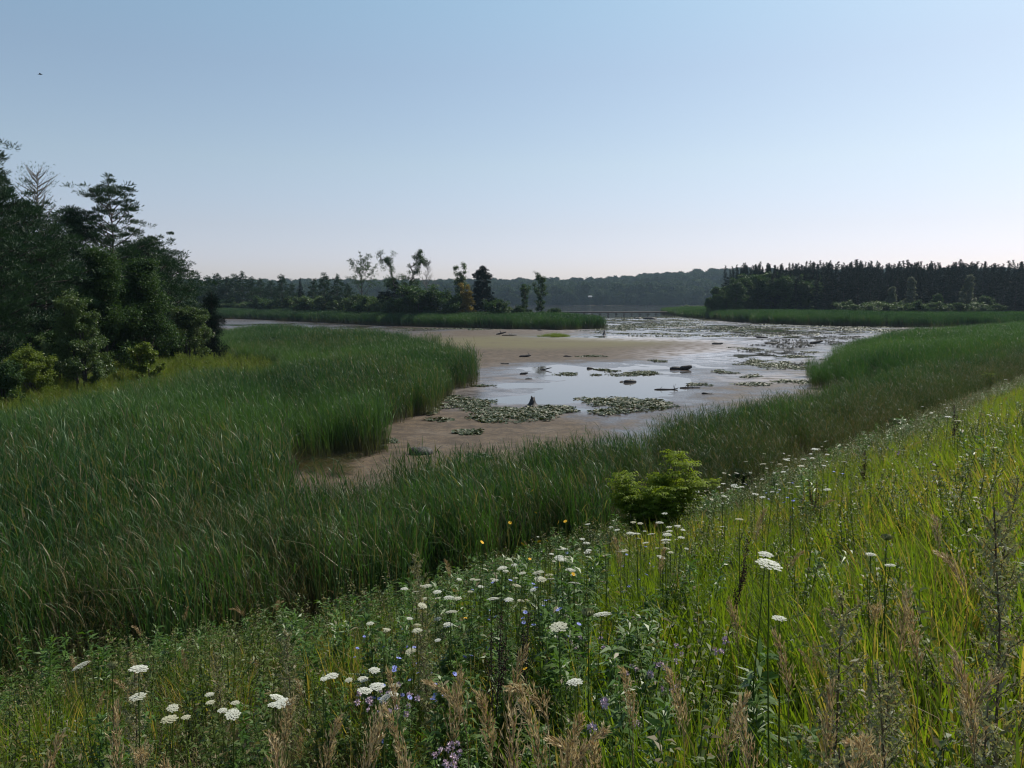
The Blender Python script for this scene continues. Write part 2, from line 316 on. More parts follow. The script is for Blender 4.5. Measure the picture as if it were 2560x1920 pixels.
def submesh(name, faces, mat, attrs):
    used = np.unique(faces); mp = np.zeros(len(Vg), int); mp[used] = np.arange(len(used))
    return mesh(name, Vg[used], mp[faces], {k: a[used] for k, a in attrs.items()}, True, mat)
# earth under the grass
m, nt, out = newmat('earth'); b = N(nt, "ShaderNodeBsdfPrincipled"); nz = noise(nt, 1.2, 6)
far = noise(nt, .02, 4)
L(nt, mixc(nt, ramp(nt, nz, .35, .65), (.035, .040, .018), (.075, .062, .035)), b.inputs["Base Color"]); b.inputs["Roughness"].default_value = .9; b.inputs["Specular IOR Level"].default_value = .1
bp = N(nt, "ShaderNodeBump"); bp.inputs["Distance"].default_value = .08; L(nt, nz, bp.inputs["Height"]); L(nt, bp.outputs[0], b.inputs["Normal"]); L(nt, b.outputs[0], out.inputs[0]); M['earth'] = m
# mud: brown where it has drained, pinkish film where damp, tan algae crust
m, nt, out = newmat('mud'); b = N(nt, "ShaderNodeBsdfPrincipled"); geo = nt.nodes.new("ShaderNodeNewGeometry")
z = nt.nodes.new("ShaderNodeSeparateXYZ"); L(nt, geo.outputs["Position"], z.inputs[0])
n1 = noise(nt, 1.6, 6); n2 = noise(nt, 7, 5); n3 = noise(nt, .25, 4)
hh = math_(nt, 'MULTIPLY_ADD', math_(nt, 'SUBTRACT', n2, .5), .030, z.outputs[2]); hh = math_(nt, 'MULTIPLY_ADD', math_(nt, 'SUBTRACT', n1, .5), .030, hh)
wet = ramp(nt, hh, .008, .040, 1.0, 0.0)
c = mixc(nt, ramp(nt, n1, .35, .65), (.062, .042, .024), (.118, .083, .050))
c = mixc(nt, ramp(nt, noise(nt, .45, 6), .52, .68, 0, .6), c, (.145, .112, .080))
c = mixc(nt, ramp(nt, n2, .42, .68, 0, .75), c, (.048, .036, .026))
c = mixc(nt, math_(nt, 'MULTIPLY', attr(nt, 'algae'), ramp(nt, n3, .3, .55, .55, 1)), c, mixc(nt, n2, (.090, .080, .034), (.140, .118, .050)))
c = mixc(nt, math_(nt, 'MULTIPLY', wet, .55), c, (.060, .046, .045))
c = mixc(nt, math_(nt, 'MULTIPLY', attr(nt, 'pale'), ramp(nt, noise(nt, .8, 5), .36, .58, .10, .95)), c, (.42, .40, .42))  # whitish patches mixed into the mud colour, standing in for glare
c = mixc(nt, attr(nt, 'dark'), c, (.020, .020, .018))
L(nt, c, b.inputs["Base Color"]); L(nt, math_(nt, 'MAXIMUM', ramp(nt, hh, .004, .050, .22, .85), math_(nt, 'MULTIPLY', attr(nt, 'dark'), .75)), b.inputs["Roughness"])
b.inputs["Specular IOR Level"].default_value = .34
bp = N(nt, "ShaderNodeBump"); bp.inputs["Distance"].default_value = .035; L(nt, n2, bp.inputs["Height"]); L(nt, ramp(nt, hh, .004, .04, .35, .9), bp.inputs["Strength"]); L(nt, bp.outputs[0], b.inputs["Normal"])
L(nt, b.outputs[0], out.inputs[0]); M['mud'] = m
m, nt, out = newmat('water'); b = N(nt, "ShaderNodeBsdfPrincipled"); b.inputs["Base Color"].default_value = (.085, .078, .070, 1); b.inputs["Roughness"].default_value = .05; b.inputs["IOR"].default_value = 1.333
bp = N(nt, "ShaderNodeBump"); bp.inputs["Distance"].default_value = .01; bp.inputs["Strength"].default_value = .12; L(nt, noise(nt, 2.5, 3), bp.inputs["Height"]); L(nt, bp.outputs[0], b.inputs["Normal"])
L(nt, b.outputs[0], out.inputs[0]); M['water'] = m
tag(obj("ground", submesh("ground", Fq[~marsh], M['earth'], {})), "earth of the embankment, marsh edges and far shores under the plants", None, None, "structure")
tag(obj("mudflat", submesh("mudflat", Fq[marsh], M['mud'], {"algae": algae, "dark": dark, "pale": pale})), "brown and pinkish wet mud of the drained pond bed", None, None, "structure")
tag(obj("water", mesh("water", [[-900, 14, 0], [900, 14, 0], [900, 1000, 0], [-900, 1000, 0]], np.array([[0, 1, 2, 3]]), mat=M['water'])), "shallow pools in the mud and the open lake beyond the footbridge", None, None, "structure")
# ------------------------------------------------------------------ scattering of plants nobody could count
def source(name, meshes):
    c = bpy.data.collections.new(name)
    for k, me in enumerate(meshes):
        o = bpy.data.objects.new("%s_%02d" % (name, k), me); c.objects.link(o)
    return c, len(meshes)
def scatter(name, src, pts, rot, scl, tone=0.0, dry=0.0, label=None, cat=None, seed=0):
    c, k = src; n = len(pts); rng = np.random.default_rng(seed + n)
    me = bpy.data.meshes.new(name); me.vertices.add(n); me.vertices.foreach_set("co", np.asarray(pts, np.float32).ravel())
    for nm, a in (("tone", tone), ("dry", dry)):
        at = me.attributes.new(nm, 'FLOAT', 'POINT'); at.data.foreach_set("value", np.ascontiguousarray(np.broadcast_to(a, n), np.float32))
    at = me.attributes.new("pick", 'INT', 'POINT'); at.data.foreach_set("value", rng.integers(0, k, n).astype(np.int32))
    for nm, a in (("rot", rot), ("scl", scl)):
        a = np.asarray(a, np.float32); a = np.full(n, a, np.float32) if a.ndim == 0 else a; a = a if a.ndim == 2 else np.repeat(a[:, None], 3, 1)
        at = me.attributes.new(nm, 'FLOAT_VECTOR', 'POINT'); at.data.foreach_set("vector", np.ascontiguousarray(a).ravel())
    o = bpy.data.objects.new(name, me); COL.objects.link(o)
    g = bpy.data.node_groups.new(name, 'GeometryNodeTree')
    g.interface.new_socket("Geometry", in_out='INPUT', socket_type='NodeSocketGeometry'); g.interface.new_socket("Geometry", in_out='OUTPUT', socket_type='NodeSocketGeometry')
    gi, go = g.nodes.new("NodeGroupInput"), g.nodes.new("NodeGroupOutput"); ip = g.nodes.new("GeometryNodeInstanceOnPoints"); ci = g.nodes.new("GeometryNodeCollectionInfo")
    ci.inputs["Collection"].default_value = c; ci.inputs["Separate Children"].default_value = True; ci.inputs["Reset Children"].default_value = True
    def na(nm, t):
        a = g.nodes.new("GeometryNodeInputNamedAttribute"); a.data_type = t; a.inputs["Name"].default_value = nm; return a.outputs["Attribute"]
    ip.inputs["Pick Instance"].default_value = True
    for a, b_ in ((gi.outputs[0], ip.inputs["Points"]), (ci.outputs[0], ip.inputs["Instance"]), (na("pick", 'INT'), ip.inputs["Instance Index"]), (na("rot", 'FLOAT_VECTOR'), ip.inputs["Rotation"]), (na("scl", 'FLOAT_VECTOR'), ip.inputs["Scale"]), (ip.outputs[0], go.inputs[0])):
        g.links.new(a, b_)
    md = o.modifiers.new("plants", 'NODES'); md.node_group = g
    return tag(o, label, cat, None, "stuff")
def spots(x0, x1, y0, y1, dens, test, seed, view=45):
    rng = np.random.default_rng(seed); n = int((x1 - x0) * (y1 - y0) * dens)
    x = rng.uniform(x0, x1, n); y = rng.uniform(y0, y1, n)
    k = (np.degrees(np.arctan2(np.abs(x), np.maximum(y + 4, .01))) < view); x, y = x[k], y[k]
    k = test(x, y); return x[k], y[k], rng
def zrot(rng, n, lo=0, hi=6.283, tilt=0.06):
    return np.stack([rng.normal(0, tilt, n), rng.normal(0, tilt, n), rng.uniform(lo, hi, n)], 1)
def on(x, y, dz=0.0): return np.stack([x, y, ground(x, y) + dz], 1)

def cattail_clump(seed, n, rad, h, w, segs=4, nod=.3):
    rng = np.random.default_rng(seed); a = rng.random(n) * 6.28; r = rad * np.sqrt(rng.random(n))
    base = np.stack([r * np.cos(a), r * np.sin(a), np.full(n, -.02)], 1); hh = h * rng.uniform(.72, 1.04, n)
    az = rng.normal(math.pi * .96, 1.0, n); curve = np.abs(rng.normal(.10, .14, n)) + (rng.random(n) < nod * .9) * rng.uniform(.3, 1.0, n)
    g = Geo().add(*blades(base, hh, w * rng.uniform(.7, 1.2, n), az, rng.uniform(0, .16, n), curve, rng, segs, tw=1.0))
    k = rng.integers(0, n, int(n * .8)); p = base[k] + rng.normal(0, .06, (len(k), 3)); p[:, 2] = hh[k] * rng.uniform(.52, .92, len(k))     # leaf tips parting from the sheaves
    V, F, t, r = blades(p, rng.uniform(.22, .5, len(k)), w * rng.uniform(.8, 1.3, len(k)), rng.normal(math.pi * .96, 1.4, len(k)), rng.uniform(.05, .45, len(k)), rng.uniform(.05, .9, len(k)), rng, 3, tw=1.2)
    return g.add(V, F, .7 + .3 * t, r)
S_cat = source("cattail_clump", [cattail_clump(s, 88, .55, 2.25, .0195, 4).build("cattail_clump", M['cattail']) for s in range(7)])
S_catfar = source("cattail_far_clump", [cattail_clump(40 + s, 130, 1.1, 2.4, .05, 3).build("cattail_far_clump", M['cattail']) for s in range(5)])
def reed_clump(seed, n=70):
    rng = np.random.default_rng(seed); g = Geo(); a = rng.random(n) * 6.28; r = .42 * np.sqrt(rng.random(n))
    base = np.stack([r * np.cos(a), r * np.sin(a), np.full(n, -.02)], 1); h = rng.uniform(1.0, 1.75, n)
    az = rng.normal(math.pi * .9, 1.4, n); lean = rng.uniform(0, .14, n)
    g.add(*blades(base, h, np.full(n, .006), az, lean, rng.uniform(0, .25, n), rng, 3))
    # side leaves along the stalk
    k = rng.integers(0, n, n * 4); t = rng.uniform(.45, .98, len(k)); p = base[k] + np.stack([np.cos(az[k]), np.sin(az[k]), 0 * t], 1) * (lean[k] * h[k] * t * .75)[:, None]; p[:, 2] += h[k] * t
    V, F, tt, rn = blades(p, rng.uniform(.13, .32, len(k)), rng.uniform(.007, .013, len(k)), rng.normal(math.pi * .95, 1.9, len(k)), rng.uniform(.15, .7, len(k)), rng.uniform(.1, .9, len(k)), rng, 3)
    g.add(V, F, .75 + tt * .25, rn); return g
S_reed = source("reed_clump", [reed_clump(100 + s).build("reed_clump", M['reed']) for s in range(6)])
# left and near beds
x, y, rng = spots(-95, 30, 7, 105, 2.6, lambda x, y: (inpoly(x + 1.9 * (fbm(x, y, 1.6, 91) - .5) * 2, y + 2.4 * (fbm(x, y, 1.5, 92) - .5) * 2, LEFTBED) | inpoly(x, y, FILL) | (nearbed(x, y) & (x * NY - y * NX < 12))) & ~inpoly(x, y, LEFTLAND), 1, 42)
n_ = bank(x, y); edge = sdist(x, y, LEFTBED); strip = sstep(19, 11, n_)
keep = rng.random(len(x)) < np.where(y > 60, .75, 1.0) * np.where(n_ < 13, .75, 1); x, y, n_, edge, strip = x[keep], y[keep], n_[keep], edge[keep], strip[keep]
hs = (.80 + .22 * fbm(x, y, 7, 60) + .18 * fbm(x, y, 1.6, 59)) * rng.uniform(.86, 1.1, len(x)) * np.where(inpoly(x, y, LEFTBED), .72 + .28 * sstep(0, 3.5, edge), 1) * np.where(n_ < 13.5, .86, 1) * (1 - .25 * sstep(8, 1, -sdist(x, y, LEFTLAND)))
scatter("cattail_bed", S_cat, on(x, y), zrot(rng, len(x), -.7, .7, .10), np.stack([hs * 1.05] * 2 + [hs], 1), tone=(fbm(x, y, 10, 61) - .5) * .9 - .1 + .35 * sstep(7, 1, -sdist(x, y, LEFTLAND)), dry=.05 + .14 * strip + .14 * sstep(.5, .7, fbm(x, y, 8, 62)),
        label="dense dark green cattails filling the marsh left of the mud", cat="cattails", seed=1)
# brownish reeds along the foot of the bank
x, y, rng = spots(-20, 75, 4, 75, 4.2, lambda x, y: nearbed(x, y) & (bank(x, y) < 13.6), 2, 44)
n_ = bank(x, y); s_ = x * NY - y * NX; hs = (.78 + .35 * fbm(x, y, 3.5, 64)) * (1 - .30 * sstep(9.4, 8, foot(x, y))) * (1 + .10 * sstep(16, 6, s_))
scatter("reed_belt", S_reed, on(x, y), zrot(rng, len(x), -1.2, 1.2, .09), hs * rng.uniform(.85, 1.12, len(x)), tone=(fbm(x, y, 4, 65) - .5) * 1.1, dry=.03 + .35 * sstep(11.0, 8.4, foot(x, y)) * fbm(x, y, 3, 66) + .12 * sstep(.45, .7, fbm(x, y, 5, 67)),
        label="brownish green reeds in a belt along the foot of the grassy bank", cat="reeds", seed=2)
x, y, rng = spots(-4, 62, 12, 62, 1.5, lambda x, y: nearbed(x, y) & (bank(x, y) > 10.4), 22, 44)
hs = .68 + .26 * fbm(x, y, 4, 68)
scatter("cattail_belt", S_cat, on(x, y), zrot(rng, len(x), -.7, .7, .10), hs, tone=(fbm(x, y, 6, 69) - .5) * .8, dry=.12, label="green cattails between the reed belt and the open mud", cat="cattails", seed=22)
# right bed
x, y, rng = spots(18, 150, 18, 125, 2.1, lambda x, y: in_rightbed(x + 1.9 * (fbm(x, y, 1.6, 93) - .5) * 2, y + 2.6 * (fbm(x, y, 1.5, 94) - .5) * 2), 3, 42)
keep = rng.random(len(x)) < np.where(y > 60, .62, 1.0); x, y = x[keep], y[keep]; n_ = bank(x, y); e = sdist(x, y, RIGHTBED)
hs = (.78 + .24 * fbm(x, y, 8, 70) + .18 * fbm(x, y, 1.6, 59)) * rng.uniform(.86, 1.1, len(x)) * (.62 + .38 * sstep(0, 4, e)) * (1 - .45 * sstep(14, 9.5, n_))
scatter("cattail_bed", S_cat, on(x, y), zrot(rng, len(x), -.7, .7, .10), np.stack([hs * np.where(y > 60, 1.3, 1)] * 2 + [hs], 1), tone=(fbm(x, y, 12, 71) - .5) * .8 + .15, dry=.02 + .22 * sstep(15, 10, n_),
        label="bright green cattail bed on the right of the mud beside the bank", cat="cattails", seed=3)
# far belts
midfront = G((380, 793), (620, 798), (800, 806), (1000, 815), (1200, 821), (1400, 825), (1508, 822)); rightfront = np.vstack([G((1652, 783), (1760, 801), (1900, 809), (2100, 816), (2300, 820)), [[190, 150], [300, 152]]])
x, y, rng = spots(-130, 30, 135, 260, .8, lambda x, y: inpoly(x, y, MIDLAND) & (pdist(x, y, midfront, False) < 17), 4)
scatter("cattail_belt", S_catfar, on(x, y), zrot(rng, len(x), -.7, .7, .10), 1.0 + .25 * (fbm(x, y, 12, 73) - .5), tone=(fbm(x, y, 25, 74) - .5) * .6 - .15, dry=.02, label="long dark cattail belt in front of the far left trees", cat="cattails", seed=4)
x, y, rng = spots(55, 260, 130, 330, .6, lambda x, y: inpoly(x, y, RIGHTLAND) & (pdist(x, y, rightfront, False) < 22), 5)
scatter("cattail_belt", S_catfar, on(x, y), zrot(rng, len(x), -.7, .7, .10), 1.0 + .25 * (fbm(x, y, 12, 76) - .5), tone=(fbm(x, y, 25, 77) - .5) * .6, dry=.03, label="cattail belt in front of the dark spruce wood on the right", cat="cattails", seed=5)
# meadow before the left trees
def tuft(seed, n, rad, h, w, curve=(.2, 1.0), segs=4, mat='grass', az=None):
    rng = np.random.default_rng(seed); a = rng.random(n) * 6.28; r = rad * np.sqrt(rng.random(n)); base = np.stack([r * np.cos(a), r * np.sin(a), np.full(n, -.02)], 1)
    aa = a + rng.normal(0, .8, n) if az is None else rng.normal(az, .9, n)
    return Geo().add(*blades(base, h * rng.uniform(.45, 1.05, n), w * rng.uniform(.6, 1.2, n), aa, rng.uniform(0, .35, n), rng.uniform(*curve, n), rng, segs, tw=1.0)).build("tuft", M[mat])
def weed(seed, stems=5, h=.7, leaves=40, ll=.05, lw=.014, mat='weed', rad=.12, up=.5):
    rng = np.random.default_rng(seed); g = Geo()
    for k in range(stems):
        a = rng.random() * 6.28; b0 = np.array([math.cos(a), math.sin(a), 0]) * rad * rng.random(); hh = h * rng.uniform(.6, 1.05); ln = rng.normal(0, .12, 2)
        pts = np.array([b0 + np.array([ln[0] * t * t, ln[1] * t * t, t]) * hh for t in (0, .5, 1)]); V, F = tube(pts, [.004, .003, .0015], 3); g.add(V, F, .3, .2)
        t = rng.uniform(.12, 1, leaves); th = rng.random(leaves) * 6.28; p = b0 + np.stack([ln[0] * t * t, ln[1] * t * t, t], 1) * hh
        D = np.stack([np.cos(th), np.sin(th), rng.uniform(up - .4, up + .5, leaves)], 1)
        V, F, tt, rn = leafs(p, D, ll * rng.uniform(.6, 1.2, leaves) * (1.25 - .6 * t), lw, rng, 1.0, .5, face=np.array([0, 0, 1.])); g.add(V, F, tt, rn)
    return g.build("weed", M[mat])
S_grass = source("grass_tuft", [tuft(200 + s, 72, .17, .50, .0125, (.03, .55), mat='grass') for s in range(7)])
S_turf = source("turf_tuft", [tuft(220 + s, 60, .16, .30, .005, mat='weed') for s in range(4)])
S_thatch = source("dry_tuft", [tuft(240 + s, 45, .15, .42, .0035, (.3, 1.3), mat='thatch') for s in range(5)])
S_weed = source("small_weed", [weed(260 + s) for s in range(6)])
S_bigweed = source("meadow_weed", [weed(280 + s, 7, 1.1, 60, .09, .03, 'olive', .3) for s in range(4)])
S_herb = source("leafy_herb", [weed(300 + s, 4, .72, 75, .11, .017, 'herb', .14, .35) for s in range(6)])
S_field = source("field_grass", [tuft(320 + s, 90, .5, .9, .014, mat='meadow') for s in range(5)])
x, y, rng = spots(-75, -8, 30, 95, 3.0, lambda x, y: inpoly(x, y, LEFTLAND) & (-sdist(x, y, LEFTLAND) > -13), 6)
scatter("meadow_grass", S_field, on(x, y), zrot(rng, len(x)), .8 + .5 * fbm(x, y, 5, 80), tone=-.25 + .6 * fbm(x, y, 5, 81), dry=.10, label="yellow green rough grass in front of the tall trees on the left", cat="grass", seed=6)
x, y, rng = spots(-75, -8, 30, 95, 1.0, lambda x, y: inpoly(x, y, LEFTLAND) & (-sdist(x, y, LEFTLAND) > -7) & (fbm(x, y, 6, 82) > .45), 7)
scatter("meadow_weeds", S_bigweed, on(x, y), zrot(rng, len(x)), .8 + .5 * fbm(x, y, 5, 83), tone=-.3 + .5 * fbm(x, y, 5, 81), dry=.03, label="yellow green goldenrod weeds at the edge of the left marsh", cat="weeds", seed=7)
# ------------------------------------------------------------------ trees
def limb(p0, az, el, Ln, rng, up=.25, n=5, wob=.06):
    """a limb as a polyline, turning upwards along its length"""
    pts = [np.array(p0, float)]; d = np.array([math.cos(az) * math.cos(el), math.sin(az) * math.cos(el), math.sin(el)])
    for k in range(n):
        d = d + rng.normal(0, wob, 3) + np.array([0, 0, up / n]); d /= np.linalg.norm(d); pts.append(pts[-1] + d * Ln / n)
    return np.array(pts)
def along(pts, t):
    t = np.clip(t, 0, 1) * (len(pts) - 1); i = np.minimum(t.astype(int), len(pts) - 2); f = (t - i)[:, None]
    return pts[i] * (1 - f) + pts[i + 1] * f
def pine(seed, h, r, base=.12, nl=90, per=420, leaf=.24, mid=.35, flat=.5, gap=.0, shape=None, wood=None, fol='pine', el=(.05, .55)):
    """layered limbs, each carrying plates of upturned needle tufts"""
    rng = np.random.default_rng(seed); T = Geo(); C = Geo()
    tr = np.array([[rng.normal(0, .012 * h) * t, rng.normal(0, .012 * h) * t, h * t * .99] for t in np.linspace(0, 1, 8)]); tr[0] = [0, 0, -.3]
    V, F = tube(tr, np.linspace(.022 * h * .5, .02, 8), 7); T.add(V, F)
    for k in range(nl):
        u = (k + rng.random()) / nl; u = u ** .9; z = h * (base + (1 - base) * u * .985)
        if rng.random() < gap: continue
        prof = (shape(u) if shape else ((.55 + .45 * min(1, u / .3)) * (1 - u) ** .75 + mid * u * (1 - u) * 2 + .06))
        Ln = r * prof * rng.uniform(.6, 1.08); az = k * 2.4 + rng.normal(0, .5); e = el[0] + (el[1] - el[0]) * u + rng.normal(0, .12)
        lp = limb(along(tr, np.array([z / h]))[0], az, e, Ln, rng, .35); V, F = tube(lp, np.linspace(.035 + .02 * Ln / 3, .01, len(lp)), 4); T.add(V, F)
        nt = max(4, int(2.2 * Ln + 3)); t0 = rng.uniform(.25, 1, nt) ** .7; ctr = along(lp, t0)
        spread = (.18 + .20 * Ln * .5)
        ctr = ctr + np.stack([rng.normal(0, spread, nt), rng.normal(0, spread, nt), rng.normal(.05, .10, nt)], 1)
        m = max(30, int(per * Ln / r)); tp_ = min(1, .25 + Ln / 1.3) if fol == 'spruce' else 1.0; ci = rng.integers(0, nt, m); rr = rng.uniform(.2, .45, nt) * (.7 + .25 * r / 3) * tp_; ctr = (ctr - along(tr, np.array([z / h]))) * [tp_ ** .5, tp_ ** .5, 1] + along(tr, np.array([z / h])) if tp_ < 1 else ctr
        off = nrm(rng.normal(size=(m, 3))) * (rng.random(m) ** .5 * rr[ci])[:, None]; off[:, 2] *= flat
        D = off * 1.2 + np.array([0, 0, .22]) + np.array([math.cos(az), math.sin(az), .1]) * .16
        C.add(*leafs(ctr[ci] + off, D, leaf * rng.uniform(.5, 1.1, m) * (.55 + .45 * tp_), leaf * .20, rng, 1.0, .1))
    return T, C
def broad(seed, h, r, base=.25, nl=26, per=1500, leaf=.13, lw=.085, prof=None, clump=.55, droop=0.0, up=.5, stems=1, split=3, skel_only=False, el=(.5, 1.0), lean=(0, 0), rw=.014):
    rng = np.random.default_rng(seed); T = Geo(); C = Geo(); tips = []
    for s in range(stems):
        a = rng.random() * 6.28; off = np.array([math.cos(a), math.sin(a), 0]) * (0 if stems == 1 else r * .25 * rng.random()); lx, ly = (lean if stems == 1 else (off[0] * 1.2 / h, off[1] * 1.2 / h)); hh = h * (1 if stems == 1 else rng.uniform(.7, 1))
        tr = np.array([off + np.array([lx * h * t ** 1.5 + rng.normal(0, .01 * h) * t, ly * h * t ** 1.5 + rng.normal(0, .01 * h) * t, hh * t * .95]) for t in np.linspace(0, 1, 8)]); tr[0, 2] = -.2
        V, F = tube(tr, np.linspace(rw * h, .015, 8), 7); T.add(V, F)
        for k in range(max(3, nl // stems)):
            u = (k + rng.random()) / max(3, nl // stems); t = base + (1 - base) * u; p = prof(u) if prof else math.sin(math.pi * (.12 + .8 * u) ** .8) * 1.0
            Ln = r * p * rng.uniform(.7, 1.15); az = k * 2.4 + rng.normal(0, .5)
            lp = limb(along(tr, np.array([t]))[0], az, el[0] + (el[1] - el[0]) * u + rng.normal(0, .12), Ln, rng, up, 5, .10)
            V, F = tube(lp, np.linspace(max(.02, rw * h * .35 * (1 - .5 * u)), .012, 6), 5); T.add(V, F); tips.append((lp[-1], .8))
            for q in range(split):
                tt = rng.uniform(.35, .95); sp_ = limb(along(lp, np.array([tt]))[0], az + rng.normal(0, .9), rng.uniform(.2, .9), Ln * rng.uniform(.25, .55), rng, up - droop, 4, .12)
                V, F = tube(sp_, np.linspace(.016, .006, 5) * (1 + h / 20), 3); T.add(V, F); tips.append((sp_[-1], .7)); tips.append((sp_[2], .6))
                if skel_only:
                    for w_ in range(4):
                        s3 = limb(sp_[rng.integers(1, 4)], az + rng.normal(0, 1), rng.uniform(.2, 1.2), Ln * .3, rng, up, 3, .12); V, F = tube(s3, np.linspace(.012, .004, 4) * (1 + h / 20), 3); T.add(V, F)
    if not skel_only:
        tp = np.array([t[0] for t in tips]); ws_ = np.array([t[1] for t in tips]); m = per * len(tp) // 10
        ci = rng.integers(0, len(tp), m); rr = clump * rng.uniform(.5, 1.2, len(tp)) * ws_
        off = nrm(rng.normal(size=(m, 3))) * (rng.random(m) ** .45 * rr[ci])[:, None]; off[:, 2] *= .75; off[:, 2] -= droop * rng.random(m) * rr[ci]
        D = rng.normal(size=(m, 3)) * .6 + off + np.array([0, 0, -.3 - droop])
        C.add(*leafs(tp[ci] + off, D, leaf * rng.uniform(.6, 1.2, m), lw * rng.uniform(.7, 1.2, m), rng, 1.0, .25, face=np.array([0, 0, .6])))
    return T, C
def plant_tree(name, tc, X, Y, label, cat="tree", group=None, fol='pine', wood='bark', rz=0.0, s=1.0, z=None, parts=("trunk", "crown")):
    T, C = tc; g = thing(name, (X, Y, float(ground(X, Y)) if z is None else z), label, cat, group, rz, s)
    a = obj(parts[0], T if isinstance(T, bpy.types.Mesh) else T.build("trunk", M[wood]), g)
    if C is not None and (isinstance(C, bpy.types.Mesh) or C.n): obj(parts[1], C if isinstance(C, bpy.types.Mesh) else C.build("crown", M[fol]), g)
    return g
def spot(px, Y, top=None):
    x, _ = PY(px, 760, Y); return (float(x), Y) if top is None else (float(x), Y, float(PY(px, top, Y)[1]) - float(ground(x, Y)))
# tall trees on the left
def leftpine(px, Y, top, r, seed, label, name="pine_tree", **k):
    x, y, h = spot(px, Y, top); return plant_tree(name, pine(seed, h, r, **k), x, y, label)
leftpine(-48, 41, 310, 4.5, 1, "tallest bushy pine at the left edge of the picture", nl=170, per=720, leaf=.23, base=.03)
leftpine(75, 46, 505, 4.4, 2, "dark broad pine behind the pale birch bush on the left", nl=140, per=680, leaf=.23, base=.03)
leftpine(190, 55, 520, 4.4, 3, "dark pine below and right of the bare topped tree", nl=120, per=680, leaf=.24, base=.05)
leftpine(288, 56, 468, 3.9, 4, "open layered pine with the highest crown right of the bare topped tree", nl=74, per=620, leaf=.25, base=.10, mid=1.0, flat=.42, shape=lambda u: .98 if u < .5 else (.98 - .62 * ((u - .5) / .5) ** 1.3) * (1 + .12 * math.sin(u * 23)))
leftpine(378, 60, 598, 4.9, 5, "rounded dark pine between the layered pine and the cedar", nl=115, per=680, leaf=.24, base=.03)
leftpine(434, 70, 645, 4.3, 6, "lower pine at the right end of the tall tree group", nl=80, per=460, leaf=.25, base=.03)
leftpine(15, 60, 560, 4.5, 8, "pine filling the gap behind the tallest left pine", nl=90, per=420, leaf=.26, base=.03)
leftpine(120, 64, 640, 4.2, 9, "lower dark pine seen between the front pines", nl=90, per=420, leaf=.26, base=.03)
leftpine(330, 70, 620, 4.2, 10, "dark pine standing behind the leafy ash", nl=90, per=420, leaf=.26, base=.03)
x, y, h = spot(112, 49, 425)
tc = pine(7, h, 3.0, base=.5, nl=46, per=46, leaf=.16, mid=.6, shape=lambda u: (.95 - .55 * u), el=(.35, .75)); T, C = tc
rng = np.random.default_rng(3)
for k in range(90):                                   # bare twigs of the dying tree
    u = rng.random(); p = np.array([0, 0, h * (.55 + .43 * u)]); q = limb(p, rng.random() * 6.28, .5, 2.3 * (1 - .6 * u) * rng.uniform(.5, 1), rng, .5, 5, .16); T.add(*tube(q, np.linspace(.02, .006, 6), 3))
plant_tree("dying_tree", (T, C), x, y, "sparse grey half bare tree top against the sky on the left", wood='deadwood')
def lefttree(name, px, Y, top, r, seed, label, fol, cat="tree", **k):
    x, y, h = spot(px, Y, top); return plant_tree(name, broad(seed, h, r, **k), x, y, label, cat, fol=fol)
lefttree("ash_tree", 262, 48, 640, 2.3, 20, "leafy grey green ash in front of the layered pine", 'broad', base=.12, nl=40, per=1200, leaf=.14, lw=.08, clump=1.0, prof=lambda u: 1 - .65 * u)
lefttree("ash_tree", 358, 50, 668, 2.2, 21, "leafy ash with reddish dark leaves under the rounded pine", 'broad', base=.08, nl=36, per=1200, leaf=.14, lw=.08, clump=1.0, prof=lambda u: 1 - .6 * u)
lefttree("birch_bush", 205, 40, 725, 1.7, 22, "tall pale green bush at the left in front of the dark pines", 'paleleaf', base=.04, nl=44, per=1200, leaf=.10, lw=.06, clump=.45, stems=3, prof=lambda u: 1 - .55 * u)
lefttree("birch_bush", 150, 42, 800, 1.5, 23, "pale bush leaning against the left side of the tall pale bush", 'broad', "bush", base=.04, nl=30, per=1200, leaf=.10, lw=.06, clump=.45, stems=3)
lefttree("willow_bush", 462, 58, 768, 1.9, 24, "rounded grey green bush left of the narrow cedar", 'paleleaf', "bush", base=.04, nl=40, per=1300, leaf=.12, lw=.06, clump=.5, stems=4)
lefttree("willow_bush", 405, 57, 800, 1.7, 25, "darker bush between the ash and the grey green bush", 'broad', "bush", base=.04, nl=34, per=1200, leaf=.12, lw=.07, clump=.5, stems=4)
lefttree("willow_bush", 300, 50, 840, 1.5, 26, "low dark bush at the foot of the leafy ash", 'broad', "bush", base=.04, nl=30, per=1100, leaf=.12, lw=.07, clump=.5, stems=4)
x, y, h = spot(528, 62, 728)
plant_tree("cedar_tree", pine(30, h, 1.05, base=.02, nl=150, per=330, leaf=.14, flat=1.2, el=(.5, 1.1), shape=lambda u: (.9 - .1 * u) * (1 - u ** 4) * (.8 + .35 * math.sin(u * 17))), x, y, "narrow dark cedar standing alone at the right end of the left trees", fol='spruce')
lefttree("yellow_shrub", 62, 37, 885, 1.15, 31, "bright yellow green shrub at the left edge under the pines", 'olive', "shrub", base=.04, nl=34, per=1000, leaf=.10, lw=.05, clump=.4, stems=5)
lefttree("green_shrub", -5, 34, 915, .9, 32, "darker green shrub touching the left edge of the picture", 'broad', "shrub", base=.04, nl=28, per=1000, leaf=.11, lw=.06, clump=.4, stems=5)
lefttree("maple_sapling", 362, 44, 872, .95, 33, "small yellow leaved sapling at the meadow edge below the ash", 'olive', "sapling", base=.15, nl=26, per=420, leaf=.13, lw=.09, clump=.28, stems=3, prof=lambda u: 1.1 - .5 * u)
